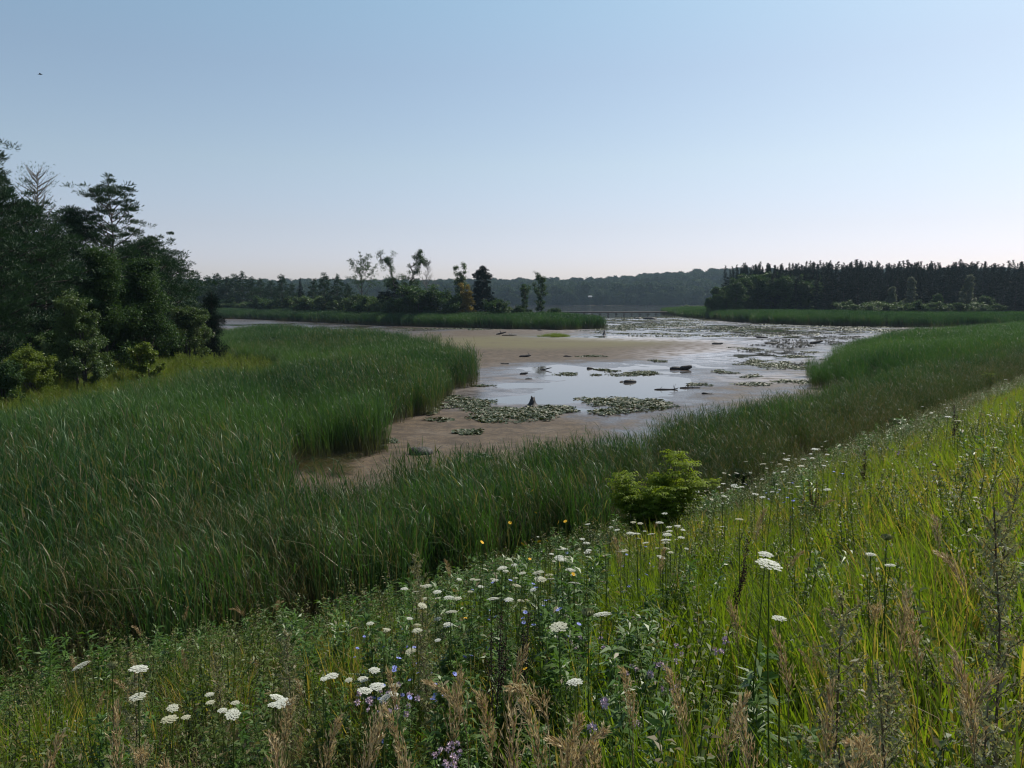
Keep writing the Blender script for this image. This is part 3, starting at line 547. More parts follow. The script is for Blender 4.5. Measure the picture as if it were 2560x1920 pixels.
for k, (px, Y, top, r, s_) in enumerate(((640, 76, 858, 1.0, 41), (690, 74, 850, .9, 42), (668, 80, 846, 1.0, 43), (830, 80, 852, .8, 44))):
    lefttree("marsh_shrub", px, Y, top, r, s_, ("dark little shrub standing left in the cattails beyond the yellow grass", "larger dark shrub in the middle of the left cattail bed", "dark shrub at the back of the shrubs in the left cattails", "lone shrub in the cattails right of the other marsh shrubs")[k], 'broad', "shrub", base=.05, nl=26, per=700, leaf=.12, lw=.06, clump=.38, stems=4)
# shared meshes for farther trees
def meshes(tc, wood, fol): return tc[0].build("trunk", M[wood]), tc[1].build("crown", M[fol])
FARPINE = [meshes(pine(50 + s, 12, 2.9, base=.06, nl=48, per=240, leaf=.48, flat=.6), 'bark', 'pine') for s in range(5)]
def spruce(seed, h=16, r=2.3):
    tc = pine(seed, h, r, base=.03, nl=120, per=210, fol='spruce', leaf=.36, flat=.3, el=(-.25, .35), shape=lambda u: (1 - u) ** .95 * .96 + .05)
    return tc
FARSPRUCE = [meshes(spruce(70 + s), 'wetwood', 'spruce') for s in range(5)]
FARBROAD = [meshes(broad(80 + s, 9, 3.2, base=.12, nl=28, per=620, leaf=.36, lw=.24, clump=1.05), 'bark', 'broad') for s in range(4)]
BUSHES = {f: [meshes(broad(90 + s, 3.0, 1.9, base=.03, nl=24, per=420, leaf=.22, lw=.13, clump=.62, stems=4), 'bark', f) for s in range(3)] for f in ('broad', 'paleleaf')}
def shoreY(px):                                     # how far off the far bank begins at this bearing
    return np.interp(px, [430, 620, 800, 1000, 1200, 1400, 1506], [245, 222, 189, 161, 147, 139, 145])
def put(kind, name, px, Y, top, H, label, cat="tree", group=None, k=0, wide=1.0, ztop=None):
    x, y, h = spot(px, Y, top); s = h / H; T, C = kind[k % len(kind)]
    return plant_tree(name, (T, C), x, y, label, cat, group, rz=k * 1.7, s=(s * wide, s * wide, s))
R2 = np.random.default_rng(5)
# far left pine row
tops = [(452, 694), (478, 700), (500, 690), (522, 694), (545, 688), (568, 696), (588, 690), (608, 684), (630, 697), (652, 700), (678, 706), (596, 712), (470, 716), (540, 716)]
for k, (px, tp) in enumerate(tops): put(FARPINE, "pine_tree", px, shoreY(px) + 34 + R2.uniform(-3, 14), tp - 4, 12, "dark pine in the row along the far shore behind the narrow cedar", "tree", "pines in the far left row", k, 1.15)
for k, (px, tp, Y, l) in enumerate(((706, 690, 190, "pointed dark pine left of the wide sparse tree on the far shore"), (752, 696, 192, "narrow dark spruce between the pointed pine and the round pine"), (785, 700, 200, "low pine beside the narrow spruce on the far shore"), (812, 686, 188, "rounded dark pine touching the wide sparse tree"), (845, 690, 192, "dark pine directly behind the wide sparse tree"), (730, 712, 205, "low dark pine in the gap behind the narrow spruce"), (870, 712, 198, "low pine under the branches of the wide sparse tree"))):
    put(FARSPRUCE if k == 1 else FARPINE, "spruce_tree" if k == 1 else "pine_tree", px, shoreY(px) + Y - 170, tp - 3, 16 if k == 1 else 12, l, "tree", None, k + 3, 1.0)
for k in range(15): put(FARPINE, "pine_tree", 440 + k * 31, shoreY(440 + k * 31) + 52 + R2.uniform(-4, 8), 716 + R2.uniform(-5, 5) + k * .9, 12, "dark pine in the back rows of the far left wood", "tree", "pines in the back of the far left wood", k, 1.5)
for k in range(30):
    px = 470 + k * 21 + R2.uniform(-7, 7); pale = R2.random() < .55
    put(BUSHES['paleleaf' if pale else 'broad'], "shore_bush", px, shoreY(px) + 19 + R2.uniform(0, 7), 754 + R2.uniform(-8, 8), 3.0, ("pale green bush" if pale else "dark green bush") + " in the hedge behind the far cattail belt, left of the forked tree", "bush", ("pale" if pale else "dark") + " bushes behind the far cattail belt", k, 1.2)
# the group in the middle of the far shore
x, y, h = spot(905, 194, 660)
plant_tree("spreading_tree", broad(101, h, 5.2, base=.42, nl=17, per=190, leaf=.34, lw=.15, clump=.8, prof=lambda u: 1.15 - .35 * u, el=(.55, .85), droop=.35, split=4, rw=.018), x, y, "wide flat topped tree with open crown on the far shore left of the forked tree", fol='broad')
def vine_tree(px, Y, top):
    x, y, h = spot(px, Y, top); rng = np.random.default_rng(8); T, C = Geo(), Geo(); k = Y / FPX
    def arm(pp, r0, r1, cl, n, dr=.35):              # polyline given in metres (right, away, up)
        pp = np.array(pp, float); q = np.array([along(pp, np.array([t]))[0] for t in np.linspace(0, 1, 14)]) + rng.normal(0, .28, (14, 3)); q[0] = pp[0]
        T.add(*tube(q, np.linspace(r0, r1, 14), 6)); n = int(n * .6); m = max(8, n // 75); tc_ = rng.random(m) ** .9; cc = along(q, tc_)
        cw = cl * (.35 + .75 * np.sin(np.pi * np.clip(tc_ * 1.05, 0, 1))); co = rng.normal(size=(m, 3)) * (cw * .75)[:, None]; co[:, 2] = co[:, 2] * .8 + .15
        for e_ in range(m): T.add(*tube([cc[e_], cc[e_] + co[e_] * .6 + [0, 0, .1], cc[e_] + co[e_] * 1.1], [.04, .025, .012], 3))
        w_ = rng.integers(0, m, n); c = cc[w_] + co[w_]; off = rng.normal(size=(n, 3)) * rng.uniform(.18, .42, m)[w_][:, None]; off[:, 2] -= np.abs(rng.normal(0, .5, n)) * dr
        C.add(*leafs(c + off, rng.normal(size=(n, 3)) + [0, 0, .1], rng.uniform(.2, .36, n), .16, rng, 1.0, .25))
    arm([[0, 0, -.3], [.1, 0, 2.5], [.2, .1, 5.2], [0, 0, 7.0]], .38, .26, .9, 3800, .5)
    arm([[0, 0, 5.6], [-1.2, .3, 7.6], [-2.0, .5, 9.6], [-3.2, .3, h - 2.6], [-5.0, 0, h - .9], [-6.0, -.2, h]], .24, .04, .85, 3600)
    arm([[-2.6, .4, h - 3.4], [-2.9, .2, h - 2], [-2.5, .1, h - .5]], .09, .02, .5, 700, .3)
    arm([[-2.0, .5, 9.2], [-3.0, .7, 9.4], [-3.7, .6, 8.4]], .08, .02, .6, 800)
    arm([[.1, 0, 5.8], [1.3, .2, 8.0], [2.2, .2, 10.2], [2.9, 0, h - 2.0], [4.0, 0, h - .7]], .28, .05, .95, 4600)
    arm([[2.6, 0, 10.8], [4.2, .2, h - 2.4], [5.6, .1, h - 2.6]], .10, .02, .8, 1500)
    arm([[2.2, 0, 9.6], [3.2, .3, 8.6], [3.6, .2, 7.2]], .08, .02, .4, 500)
    arm([[.8, 0, 7.2], [.2, .1, 8.8], [.5, .1, 10.2]], .08, .02, .45, 600)
    plant_tree("forked_tree", (T, C), x, y, "vine covered tree with two arms spread in a V against the sky", fol='broad', parts=("trunk", "crown"))
vine_tree(1008, 178, 628)
x, y, h = spot(1068, 175, 655)
T, C = broad(111, h, 2.9, base=.42, nl=16, prof=lambda u: 1.3 - .8 * u, el=(.95, 1.25), split=4, skel_only=True, rw=.012)
plant_tree("bare_tree", (T, None), x, y, "leafless grey tree with fan of thin branches right of the forked tree", wood='deadwood')
x, y, h = spot(1150, 170, 652)
plant_tree("poplar_tree", broad(112, h, 2.4, base=.06, nl=48, per=240, leaf=.28, lw=.14, clump=.8, prof=lambda u: 1.1 - .75 * u, el=(.9, 1.25), stems=3), x, y, "tall slim open poplar on the far shore touching the dark cedar", fol='paleleaf')
x, y, h = spot(1170, 166, 712)
plant_tree("golden_tree", broad(113, h, 1.9, base=.1, nl=30, per=300, leaf=.28, lw=.18, clump=.75, prof=lambda u: 1.0 - .3 * u, stems=2), x, y, "small tree with golden yellow leaves below the slim poplar", fol='gold')
x, y, h = spot(1207, 170, 666)
plant_tree("cedar_tree", pine(114, h, 3.1, base=.02, nl=90, per=520, leaf=.4, flat=.8, mid=.9, shape=lambda u: .8 + .25 * math.sin(u * 8) if u < .72 else (1 - u) * 2.6 + .1), x, y, "dark ragged cedar right of the golden leaved tree", fol='spruce')
x, y, h = spot(985, 186, 696)
plant_tree("pine_tree", pine(115, h, 3.2, base=.03, nl=60, per=420, leaf=.45), x, y, "dark pine behind the foot of the forked tree", fol='spruce')
x, y, h = spot(958, 190, 735)
plant_tree("pine_tree", pine(116, h, 2.6, base=.03, nl=50, per=380, leaf=.45), x, y, "small dark pine left of the forked tree", fol='spruce')
for k, (px, Y, tp, f, w) in enumerate(((1065, 160, 726, 'broad', 1.5), (1035, 158, 745, 'broad', 1.1), (1100, 163, 738, 'broad', 1.2), (940, 160, 762, 'paleleaf', 1.1), (985, 156, 752, 'broad', 1.1), (1128, 158, 748, 'broad', .9), (1235, 156, 756, 'broad', .9), (885, 161, 742, 'paleleaf', 1.2), (915, 158, 750, 'broad', 1.1), (1260, 158, 772, 'paleleaf', .8), (1290, 165, 768, 'paleleaf', .9), (1318, 168, 776, 'broad', .7), (1385, 172, 775, 'broad', .8))):
    put(BUSHES[f], "shore_bush", px, shoreY(px) + 8 + (Y - 150) * .6, tp, 3.0, ("large round bush right of the forked tree trunk", "bush leaning on the forked tree trunk", "bush below the bare fan shaped tree", "pale bush below the wide flat topped tree", "dark bush at the foot of the forked tree", "bush left of the golden leaved tree", "dark bush right of the ragged cedar", "yellowish bush under the wide flat topped tree", "dark bush right of the wide tree trunk", "low pale bush right of the ragged cedar by the lake", "pale bush near the start of the footbridge", "low dark bush in front of the footbridge", "bush around the foot of the vine covered stump tree")[k], "bush", None, k, w)
for px, Y, tp, r_, s_, l in ((1352, 164, 690, 2.0, 121, "dark leafy tree on the shore in front of the footbridge"), (1312, 190, 716, 1.6, 122, "smaller leafy tree left of the tree by the footbridge")):
    x, y, h = spot(px, Y, tp); plant_tree("shore_tree", broad(s_, h, r_ * 1.15, base=.06, nl=26, per=230, leaf=.28, lw=.18, clump=.7, prof=lambda u: .35 + .75 * u if u < .85 else .6, el=(.6, 1.0)), x, y, l, fol='broad')
# spruce wood on the right
for row in range(3):
    for k in range(34):
        px = 1925 + k * 22.5 + row * 8 + R2.uniform(-7, 7); tp = (664 if row else 668) + R2.uniform(-14, 14) + (6 if k < 3 else 0) - (4 if 8 < k < 22 else 0)
        if row == 0: tp += 14
        put(FARSPRUCE, "spruce_tree", px, 222 + row * 9 + R2.uniform(-3, 3), tp, 16, ("dark spruce in the front row of the wood on the right shore", "dark spruce in the middle row of the wood on the right shore", "dark spruce in the back row of the wood on the right shore")[row], "tree", "spruces of the right wood, row " + ("at the front", "in the middle", "at the back")[row], k + row * 2 + (k * 7) % 3, R2.uniform(1.2, 1.7))
for k in range(24):
    px = 1772 + k * 24 + R2.uniform(-6, 6) if k < 12 else 1790 + (k - 12) * 22
    tp = np.interp(px, [1760, 1800, 1850, 1900, 2100], [742, 722, 700, 690, 700]) + R2.uniform(-6, 8) + (8 if k < 12 else 0)
    put(FARBROAD, "dark_tree", px, 225 + R2.uniform(-6, 4) + (14 if k > 11 else 0), tp, 9, "dark leafy tree at the left end of the spruce wood", "tree", "dark leafy trees at the left end of the spruce wood", k, 1.0)
scatter("spruce_wood", source("wood_spruce", [t[1] for t in FARSPRUCE]), on(*(lambda a: (a[:, 0], a[:, 1]))(np.array([[R2.uniform(75, 215), R2.uniform(246, 290)] for _ in range(420)]))), zrot(R2, 420, tilt=0), .98 + .1 * R2.random(420), label="deep dark interior of the spruce wood behind its front rows", cat="wood", seed=9)
for k in range(26):
    px = 2150 + k * 17 + R2.uniform(-5, 5) if k < 20 else 2110 + (k - 20) * 75
    pale = R2.random() < .6
    put(BUSHES['paleleaf' if pale else 'broad'], "shore_bush", px, 186 + R2.uniform(0, 14), 764 + R2.uniform(-6, 6), 3.0, ("greyish green bush" if pale else "dark bush") + " in the row before the spruce wood on the right", "bush", ("greyish" if pale else "dark") + " bushes before the spruce wood", k, 1.15)
for px, Y, tp, r_, s_, l in ((2228, 200, 722, 1.8, 131, "small pale tree with ragged top before the spruce wood"), (2275, 205, 694, 1.8, 132, "tall thin pale tree climbing against the dark spruces"), (2418, 200, 694, 2.9, 133, "largest pale leafy tree against the dark spruces on the right"), (2345, 198, 745, 2.2, 134, "dark round tree between the two pale trees before the spruces"), (2462, 202, 748, 2.6, 135, "grey green round tree right of the largest pale tree")):
    x, y, h = spot(px, Y, tp); plant_tree("shore_tree", broad(s_, h, r_, base=.08, nl=30, per=420, leaf=.34, lw=.2, clump=.7, prof=lambda u: 1 - .6 * u), x, y, l, fol='greyleaf' if s_ in (131, 132, 133) else 'broad')
x, y, h = spot(1725, 320, 765)
for k, (px, tp) in enumerate(((1700, 769), (1722, 764), (1742, 766))): put(BUSHES['paleleaf'], "shore_bush", px, 318 + k * 3, tp, 3.0, ("leftmost yellow green bush on the point beyond the footbridge", "middle yellow green bush on the point beyond the footbridge", "yellow green bush on the point nearest the dark trees")[k], "bush", None, k, 1.6)
# far wood across the lake
FARSRC = source("hill_tree", [broad(140 + s, 15, 6.2, base=.08, nl=24, per=260, leaf=1.0, lw=.8, clump=2.3)[1].build("hill_tree", M['farleaf']) for s in range(5)])
rng = np.random.default_rng(77); x = rng.uniform(-950, 1250, 16000); y = 856 + 420 * rng.random(16000) ** 1.25
k = (np.abs(x) < y * .95) & ((y < 935) | (rng.random(16000) < .8)); x, y = x[k], y[k]
scatter("far_wood", FARSRC, on(x, y, -1.5), zrot(rng, len(x), tilt=0), (.78 + .75 * rng.random(len(x)) ** 2.2) * (1 - .3 * (y < 866)), tone=(rng.random(len(x)) - .5) * .8, label="hazy wooded hills along the far shore of the lake", cat="wood", seed=10)
# ------------------------------------------------------------------ grass and weeds of the embankment
def bankpix(x, y, z=.5): return pix(x, y, ground(x, y) + z)
fore = lambda x, y: (bank(x, y) > -2.2) & (foot(x, y) < 8.9) & (np.hypot(x, y) > 1.05) & (y > .35)
def zone(x, y, cx, cy, a, b, p=1.0):
    px, py = bankpix(x, y); return np.exp(-((((px - cx) / a) ** 2 + ((py - cy) / b) ** 2) ** p))
NEARV, MIDV = (-11, 20, .3, 17), (-4, 75, 8, 78)
def lay(name, src, dens, test, seed, prob, scale, tone, dry, label, cat, far=1.0, tilt=.10):
    X_, Y_, S_ = [], [], []
    for (a, b, c, d), dn, k in ((NEARV, dens, 0), (MIDV, dens * far, 1)):
        x, y, rng = spots(a, b, c, d, dn, lambda x, y: fore(x, y) & (((x < 20) & (y < 17)) if k == 0 else ~((x > -11) & (x < 20) & (y < 17))), seed + 500 * k, 44)
        q = rng.random(len(x)) < prob(x, y); X_.append(x[q]); Y_.append(y[q])
    x, y = np.concatenate(X_), np.concatenate(Y_); rng = np.random.default_rng(seed)
    sc_ = scale(x, y) * rng.uniform(.75, 1.2, len(x)); sc_ = sc_ * np.clip(.45 + .28 * np.hypot(x, y), .6, 1)
    return scatter(name, src, on(x, y), zrot(rng, len(x), tilt=tilt), sc_, tone=tone(x, y), dry=dry(x, y), label=label, cat=cat, seed=seed)
n01 = lambda x, y, s, k: fbm(x, y, s, k)
lush = lambda x, y: np.clip(sstep(5.9, 4.3, foot(x, y) + 1.6 * (n01(x, y, 2.5, 201) - .5)) * (.10 + 1.0 * sstep(1050, 1450, bankpix(x, y)[0])) + .8 * zone(x, y, 2120, 1120, 130, 60), 0, 1)
flowery = lambda x, y: sstep(4.2, 5.6, foot(x, y))
tan1 = lambda x, y: np.clip(zone(x, y, 700, 1790, 260, 60) * 1.0 + .8 * zone(x, y, 1700, 1880, 800, 110) * (n01(x, y, .5, 202) > .42) + .85 * zone(x, y, 2430, 1600, 230, 330), 0, 1)
herbz = lambda x, y: np.clip(zone(x, y, 1480, 1700, 330, 200) * 1.0 + .55 * zone(x, y, 900, 1850, 500, 60) + .9 * zone(x, y, 1420, 1620, 150, 80), 0, 1)
lay("bank_grass", S_grass, 26, None, 31, lambda x, y: .12 + .88 * lush(x, y) * (1 - .55 * herbz(x, y)), lambda x, y: .62 + .55 * n01(x, y, 1.2, 203) + .15 * lush(x, y), lambda x, y: -.35 + .6 * lush(x, y) * n01(x, y, 2, 204) + .5 * n01(x, y, .8, 230) + .35 * zone(x, y, 2500, 1150, 300, 160), lambda x, y: .03 + .3 * tan1(x, y) + .10 * (1 - lush(x, y)) + .26 * sstep(.52, .70, n01(x, y, 1.7, 231)),
    "bright yellow green grass standing on the near slope of the bank", "grass", .75)
lay("turf", S_turf, 22, None, 32, lambda x, y: .9 + 0 * x, lambda x, y: .8 + .5 * n01(x, y, 1, 205), lambda x, y: .3 * n01(x, y, 2, 206) - .1, lambda x, y: .12 + .35 * flowery(x, y) * n01(x, y, 1.5, 207), "short tangled turf under the taller plants of the bank", "turf", .7)
lay("dry_grass", S_thatch, 22, None, 33, lambda x, y: np.clip(.07 + .22 * zone(x, y, 200, 1750, 600, 160) + .25 * sstep(.58, .7, n01(x, y, 1.9, 232)) + .30 * flowery(x, y) * sstep(.4, .65, n01(x, y, 1.6, 208)) + .95 * tan1(x, y), 0, 1), lambda x, y: .75 + .4 * n01(x, y, 1, 209), lambda x, y: 0 * x, lambda x, y: .1 + 0 * x, "straw coloured dry grass in patches on the bank", "dry grass", .6)
lay("small_weeds", S_weed, 14, None, 34, lambda x, y: .22 + .78 * np.clip(flowery(x, y) + .5 * zone(x, y, 300, 1800, 500, 130) + .6 * sstep(.5, .65, n01(x, y, 3.2, 233)), 0, 1), lambda x, y: .7 + .5 * n01(x, y, 1.3, 210), lambda x, y: .8 * n01(x, y, 2, 211) - .3, lambda x, y: .06 + .35 * n01(x, y, 1.2, 212) * flowery(x, y), "tangle of small leaved weeds among the wildflowers", "weeds", .6)
lay("leafy_herbs", S_herb, 11, None, 35, lambda x, y: np.clip(.03 + 1.1 * herbz(x, y) + .18 * flowery(x, y), 0, 1), lambda x, y: .70 + .5 * n01(x, y, 1, 213), lambda x, y: .5 * n01(x, y, .8, 214) - .1, lambda x, y: .02 + 0 * x, "dark green narrow leaved herbs in the middle foreground", "herbs", .3)
# ------------------------------------------------------------------ wildflowers, one by one
def umbel(seed, R, fine):
    """stem top at the origin; lace of small umbels on fine rays"""
    rng = np.random.default_rng(seed); H = Geo(); n = 34 if fine else 16
    i = np.arange(n); rr = R * np.sqrt((i + .5) / n) * .93; th = i * 2.39996
    c = np.stack([rr * np.cos(th), rr * np.sin(th), R * .30 * (1 - (rr / R) ** 2) - .004 + rng.normal(0, .0015, n)], 1)
    for k in range(n):
        if fine:
            m = 22; a = np.arange(m) * 2.4; q = R * .165 * np.sqrt((np.arange(m) + .5) / m); f = c[k] + np.stack([q * np.cos(a), q * np.sin(a), .0022 * (1 - (q / (R * .165)) ** 2) + rng.normal(0, .0005, m)], 1)
            for z_ in range(3):
                D = np.stack([np.cos(a + z_ * 2.1), np.sin(a + z_ * 2.1), np.full(m, .12)], 1); V, F, t, r = leafs(f - D * .0012, D, R * .075, R * .055, rng, 1, .1, face=np.array([0, 0, 6.])); H.add(V, F, t, r)
            H.add(*tube([[0, 0, -R * .38], c[k] * [.5, .5, 0] + [0, 0, -R * .12], c[k] - [0, 0, .002]], [.0011, .0007, .0005], 3), 0, 0, 1)
        else:
            a = np.arange(6) * 1.047 + rng.random(); q = R * .2 * rng.uniform(.8, 1.15, 6); rim = c[k] + np.stack([q * np.cos(a), q * np.sin(a), np.full(6, -.002)], 1)
            V = np.vstack([rim, c[k] + [0, 0, .004]]); H.add(V, np.array([[j, (j + 1) % 6, 6] for j in range(6)]))
    if not fine:
        a = np.arange(6) * 1.047; V = np.vstack([np.stack([R * .8 * np.cos(a), R * .8 * np.sin(a), np.full(6, -.004)], 1), [[0, 0, -R * .4]]]); H.add(V, np.array([[(j + 1) % 6, j, 6] for j in range(6)]), 0, 0, 1)
    a = np.arange(9) * .698; D = np.stack([np.cos(a), np.sin(a), np.full(9, -.35)], 1); H.add(*leafs(np.tile([[0, 0, -R * .38]], (9, 1)), D, R * .45, .002, rng), 1)
    return H.build("umbel", [M['white'], M['stem']])
def nest(R=.02):
    H = Geo(); rng = np.random.default_rng(4)
    for k in range(46):
        a = k * 2.4; q = R * math.sqrt((k + .5) / 46); H.add(*tube([[0, 0, -R * 1.2], [q * math.cos(a) * 1.1, q * math.sin(a) * 1.1, -R * .2], [q * math.cos(a) * .75, q * math.sin(a) * .75, R * (.9 - .3 * (q / R))]], [.0012, .0012, .0018], 3))
    return H.build("seed_nest", M['nest'])
def qstem(seed, n_leaf=5):
    rng = np.random.default_rng(seed); g = Geo(); pts = [[0, 0, -1.15], [.03, .02, -.7], [.01, .01, -.3], [0, 0, 0]]; g.add(*tube(pts, [.0035, .003, .0024, .002], 4), .3, .2)
    for k in range(n_leaf):
        t = rng.uniform(.1, .8); p = along(np.array(pts), np.array([t]))[0]; az = rng.random() * 6.28; l = limb(p, az, .7, .14, rng, -.2, 4); g.add(*tube(l, .001, 3), .3, .2)
        c = along(l, rng.uniform(.25, 1, 26)); g.add(*leafs(c, rng.normal(size=(26, 3)) + [0, 0, .2], .022, .003, rng))
    return g.build("stem", M['weed'])
UFINE = [umbel(400 + s, .046, True) for s in range(4)]; UCOARSE = [umbel(410 + s, .044, False) for s in range(4)]; QST = [qstem(420 + s) for s in range(3)]; NEST = nest()
def lace(px, py, Y, label, group=None, fine=True, k=0, tilt=(0, 0), s=1.0, top=None):
    x, z = PY(px, py, Y); x = float(x); z = float(z); g0 = float(ground(x, Y)); hh = max(.25, z - g0)
    t = thing("wild_carrot", (x, Y, z), label, "wildflower", group, rz=k * 2.1, s=1.0)
    st = obj("stem", QST[k % 3], t, s=(1, 1, hh / 1.1)); h = obj("seed_nest" if top == 'nest' else "umbel", NEST if top == 'nest' else (UFINE if fine else UCOARSE)[k % 4], t, s=(s, s, s * .6)); h.rotation_euler = (tilt[0], tilt[1], 0)
    h.rotation_mode = 'XYZ'; return t
HERO = [(203, 1664, 3.2, .05, (.1, -.35), "tilted white umbel at far lower left, left of the green seed nest"), (347, 1672, 3.1, .052, (.25, 0), "large domed white umbel right of the green seed nest"), (345, 1742, 3.1, .046, (.1, .1), "flat white umbel just below the large domed one at lower left"), (424, 1798, 3.0, .045, (0, 0), "lowest flat white umbel at the lower left"),
        (432, 1770, 3.2, .034, (0, -.3), "small white umbel right above the lowest one at lower left"), (465, 1793, 3.4, .03, (0, 0), "thin white umbel right of the lowest one at lower left"), (526, 1756, 3.6, .03, (.0, 0), "small cup shaped white umbel left of its twin above the straw grass"), (588, 1757, 3.6, .03, (0, .0), "small cup shaped white umbel right of its twin above the straw grass"), (556, 1776, 3.5, .032, (0, 0), "ragged white umbel between and below the two cup shaped ones"),
        (1397, 1567, 2.9, .05, (.35, -.1), "lumpy white umbel above the dark green herbs in the centre"), (1505, 1536, 2.9, .048, (.0, .22), "flat white umbel behind the brown seed nest in the centre"), (1437, 1705, 2.6, .040, (.25, 0), "white umbel among the dark green leaves below the centre"), (1923, 1411, 2.3, .055, (.3, .15), "largest domed white umbel in the bright grass at right"), (1914, 1386, 2.7, .036, (.0, -.12), "thin edge on umbel floating just above the largest one"),
        (1948, 1546, 2.4, .032, (0, 0), "small flat umbel at right below the largest one"), (2177, 1386, 3.2, .03, (0, 0), "single small umbel in the grass at the upper right"), (2225, 1413, 3.0, .028, (0, .1), "narrow white umbel right of the single small one at right"), (1436, 1458, 4.2, .05, (.1, -.3), "tilted white umbel in the grass right of the flower drift"), (830, 1690, 4.0, .05, (.05, 0), "broad flat umbel at lower left centre before the dark reeds"), (1011, 1472, 6.4, .045, (0, 0), "first umbel at the left end of the main flower drift"),
        (2395, 1052, 9.0, .055, (0, 0), "bright umbel beside the dark dock spike at upper right"), (2068, 1224, 7.0, .05, (0, -.1), "single umbel at the upper edge of the bright grass"), (985, 1714, 3.9, .038, (0, .1), "small umbel in the vetch above the straw heads"), (872, 1700, 4.1, .03, (0, .2), "little umbel right of the broad flat one")]
for k, (px, py, Y, R_, tl, lb) in enumerate(HERO): lace(px, py, Y, lb, None, True, k, (tl[0] * .4, tl[1]), R_ / .046 * .74)
lace(281, 1663, 3.1, "closed green seed nest on its stalk between two white umbels", k=1, top='nest', s=1.15); lace(1470, 1530, 2.9, "closed brown seed nest beside the flat umbel in the centre", k=2, top='nest', s=1.3); lace(2216, 1342, 3.1, "closed green seed nest alone in the grass at upper right", k=3, top='nest', s=1.1)
def on_bank(px, py, up):                       # where the line of sight passes the given height above the slope
    t = np.linspace(1.5, 70, 1400); x, y, z = ray(px, py); g_ = ground(x * t, y * t) + up; i = np.argmax(EYE + z * t < g_)
    return float(x * t[i]), float(y * t[i])
DRIFTS = [(1800, 1222, 110, 34, 44, "white umbel in the drift right of the yellow green sapling"), (1640, 1335, 95, 36, 34, "white umbel in the drift in the shade below the sapling"), (1440, 1392, 85, 38, 28, "white umbel in the drift left below the sapling"), (1250, 1440, 100, 36, 18, "white umbel in the middle of the long flower drift"), (1090, 1495, 90, 50, 16, "white umbel near the left end of the long flower drift"),
          (1010, 1580, 90, 40, 8, "small white umbel in the blue flowers before the brown reeds"), (2010, 1128, 85, 30, 26, "white umbel in the upper drift between sapling and right bed"), (2290, 1010, 110, 30, 34, "tiny white umbel in the pale patch at upper right"), (2480, 935, 60, 22, 22, "tiny white umbel at the right edge beyond the grass"), (1930, 1175, 60, 25, 14, "white umbel where the two upper drifts meet"), (900, 1720, 70, 25, 7, "little white umbel before the straw grass at lower centre"), (640, 1765, 70, 20, 6, "little white umbel above the straw grass at lower left")]
RD = np.random.default_rng(91); kk = 0
for cx, cy, a, b, n, lb in DRIFTS:
    for q in range(n):
        px, py = cx + RD.normal() * a * .75, cy + RD.normal() * b * .75 - (0 if n < 10 else 0); x, y = on_bank(px, py, RD.uniform(.62, .98)); Yd = max(2.5, y)
        lace(px, py, Yd, lb, lb.replace("white umbel", "white umbels"), Yd < 7, kk, tuple(RD.normal(0, .12, 2)), RD.uniform(.3, .78) * (2.1 if Yd > 14 else 1.6 if Yd > 9 else 1)); kk += 1
# blue chicory, yellow hawkweed
def daisy(col, R, n, rng, pet=9):
    a = np.arange(pet) * 6.283 / pet; D = np.stack([np.cos(a), np.sin(a), np.full(pet, .25)], 1); g = Geo()
    g.add(*leafs(np.zeros((pet, 3)), D, R, R * .55, rng, 1, .1, face=np.array([0, 0, 5.]))); g.add(*leafs(np.zeros((4, 3)), D[:4] * [1, 1, 5], R * .4, R * .3, rng))
    return g.build("flower_head", M[col])
CH = [daisy('blue', .016, 1, np.random.default_rng(s), 11) for s in (1, 2)]; YH = [daisy('yellow', .0125, 1, np.random.default_rng(s), 9) for s in (3, 4)]
def wiry(seed, arms, h=.8):
    rng = np.random.default_rng(seed); g = Geo(); ends = []; tr = np.array([[0, 0, 0], [.02, 0, h * .5], [0, .02, h]]); g.add(*tube(tr, [.003, .0022, .0012], 3), .4, .3); ends.append(tr[-1])
    for k in range(arms):
        l = limb(along(tr, np.array([rng.uniform(.3, .9)]))[0], rng.random() * 6.28, rng.uniform(.5, 1.1), h * rng.uniform(.2, .42), rng, .3, 4, .1); g.add(*tube(l, [.0018, .0016, .0014, .0012, .001], 3), .4, .3); ends.append(l[-1]); ends.append(l[2])
    m = 14; g.add(*leafs(along(tr, rng.uniform(.05, .6, m)), rng.normal(size=(m, 3)) + [0, 0, .3], .06, .012, rng))
    return g.build("stem", M['weed']), ends
WIRY = [wiry(430 + s, 4) for s in range(4)]; WIRYY = [wiry(440 + s, 1) for s in range(3)]
def chicory(px, py, up, heads, name, label, cat, group, k, wset, nh, s=1.0):
    x, y = on_bank(px, py, up); st, ends = wset[k % len(wset)]; t = thing(name, (x, y, float(ground(x, y))), label, cat, group, rz=k * 1.9); hz = up / .8; t.scale = (s, s, hz)
    obj("stem", st, t); rg = np.random.default_rng(k)
    for e in rg.permutation(len(ends))[:nh]: h = obj("flower_head", heads[k % 2], t, loc=tuple(ends[e]), s=(1, 1, 1 / hz)); h.rotation_euler = (rg.normal(.2, .35), rg.normal(0, .35), 0)
k = 0
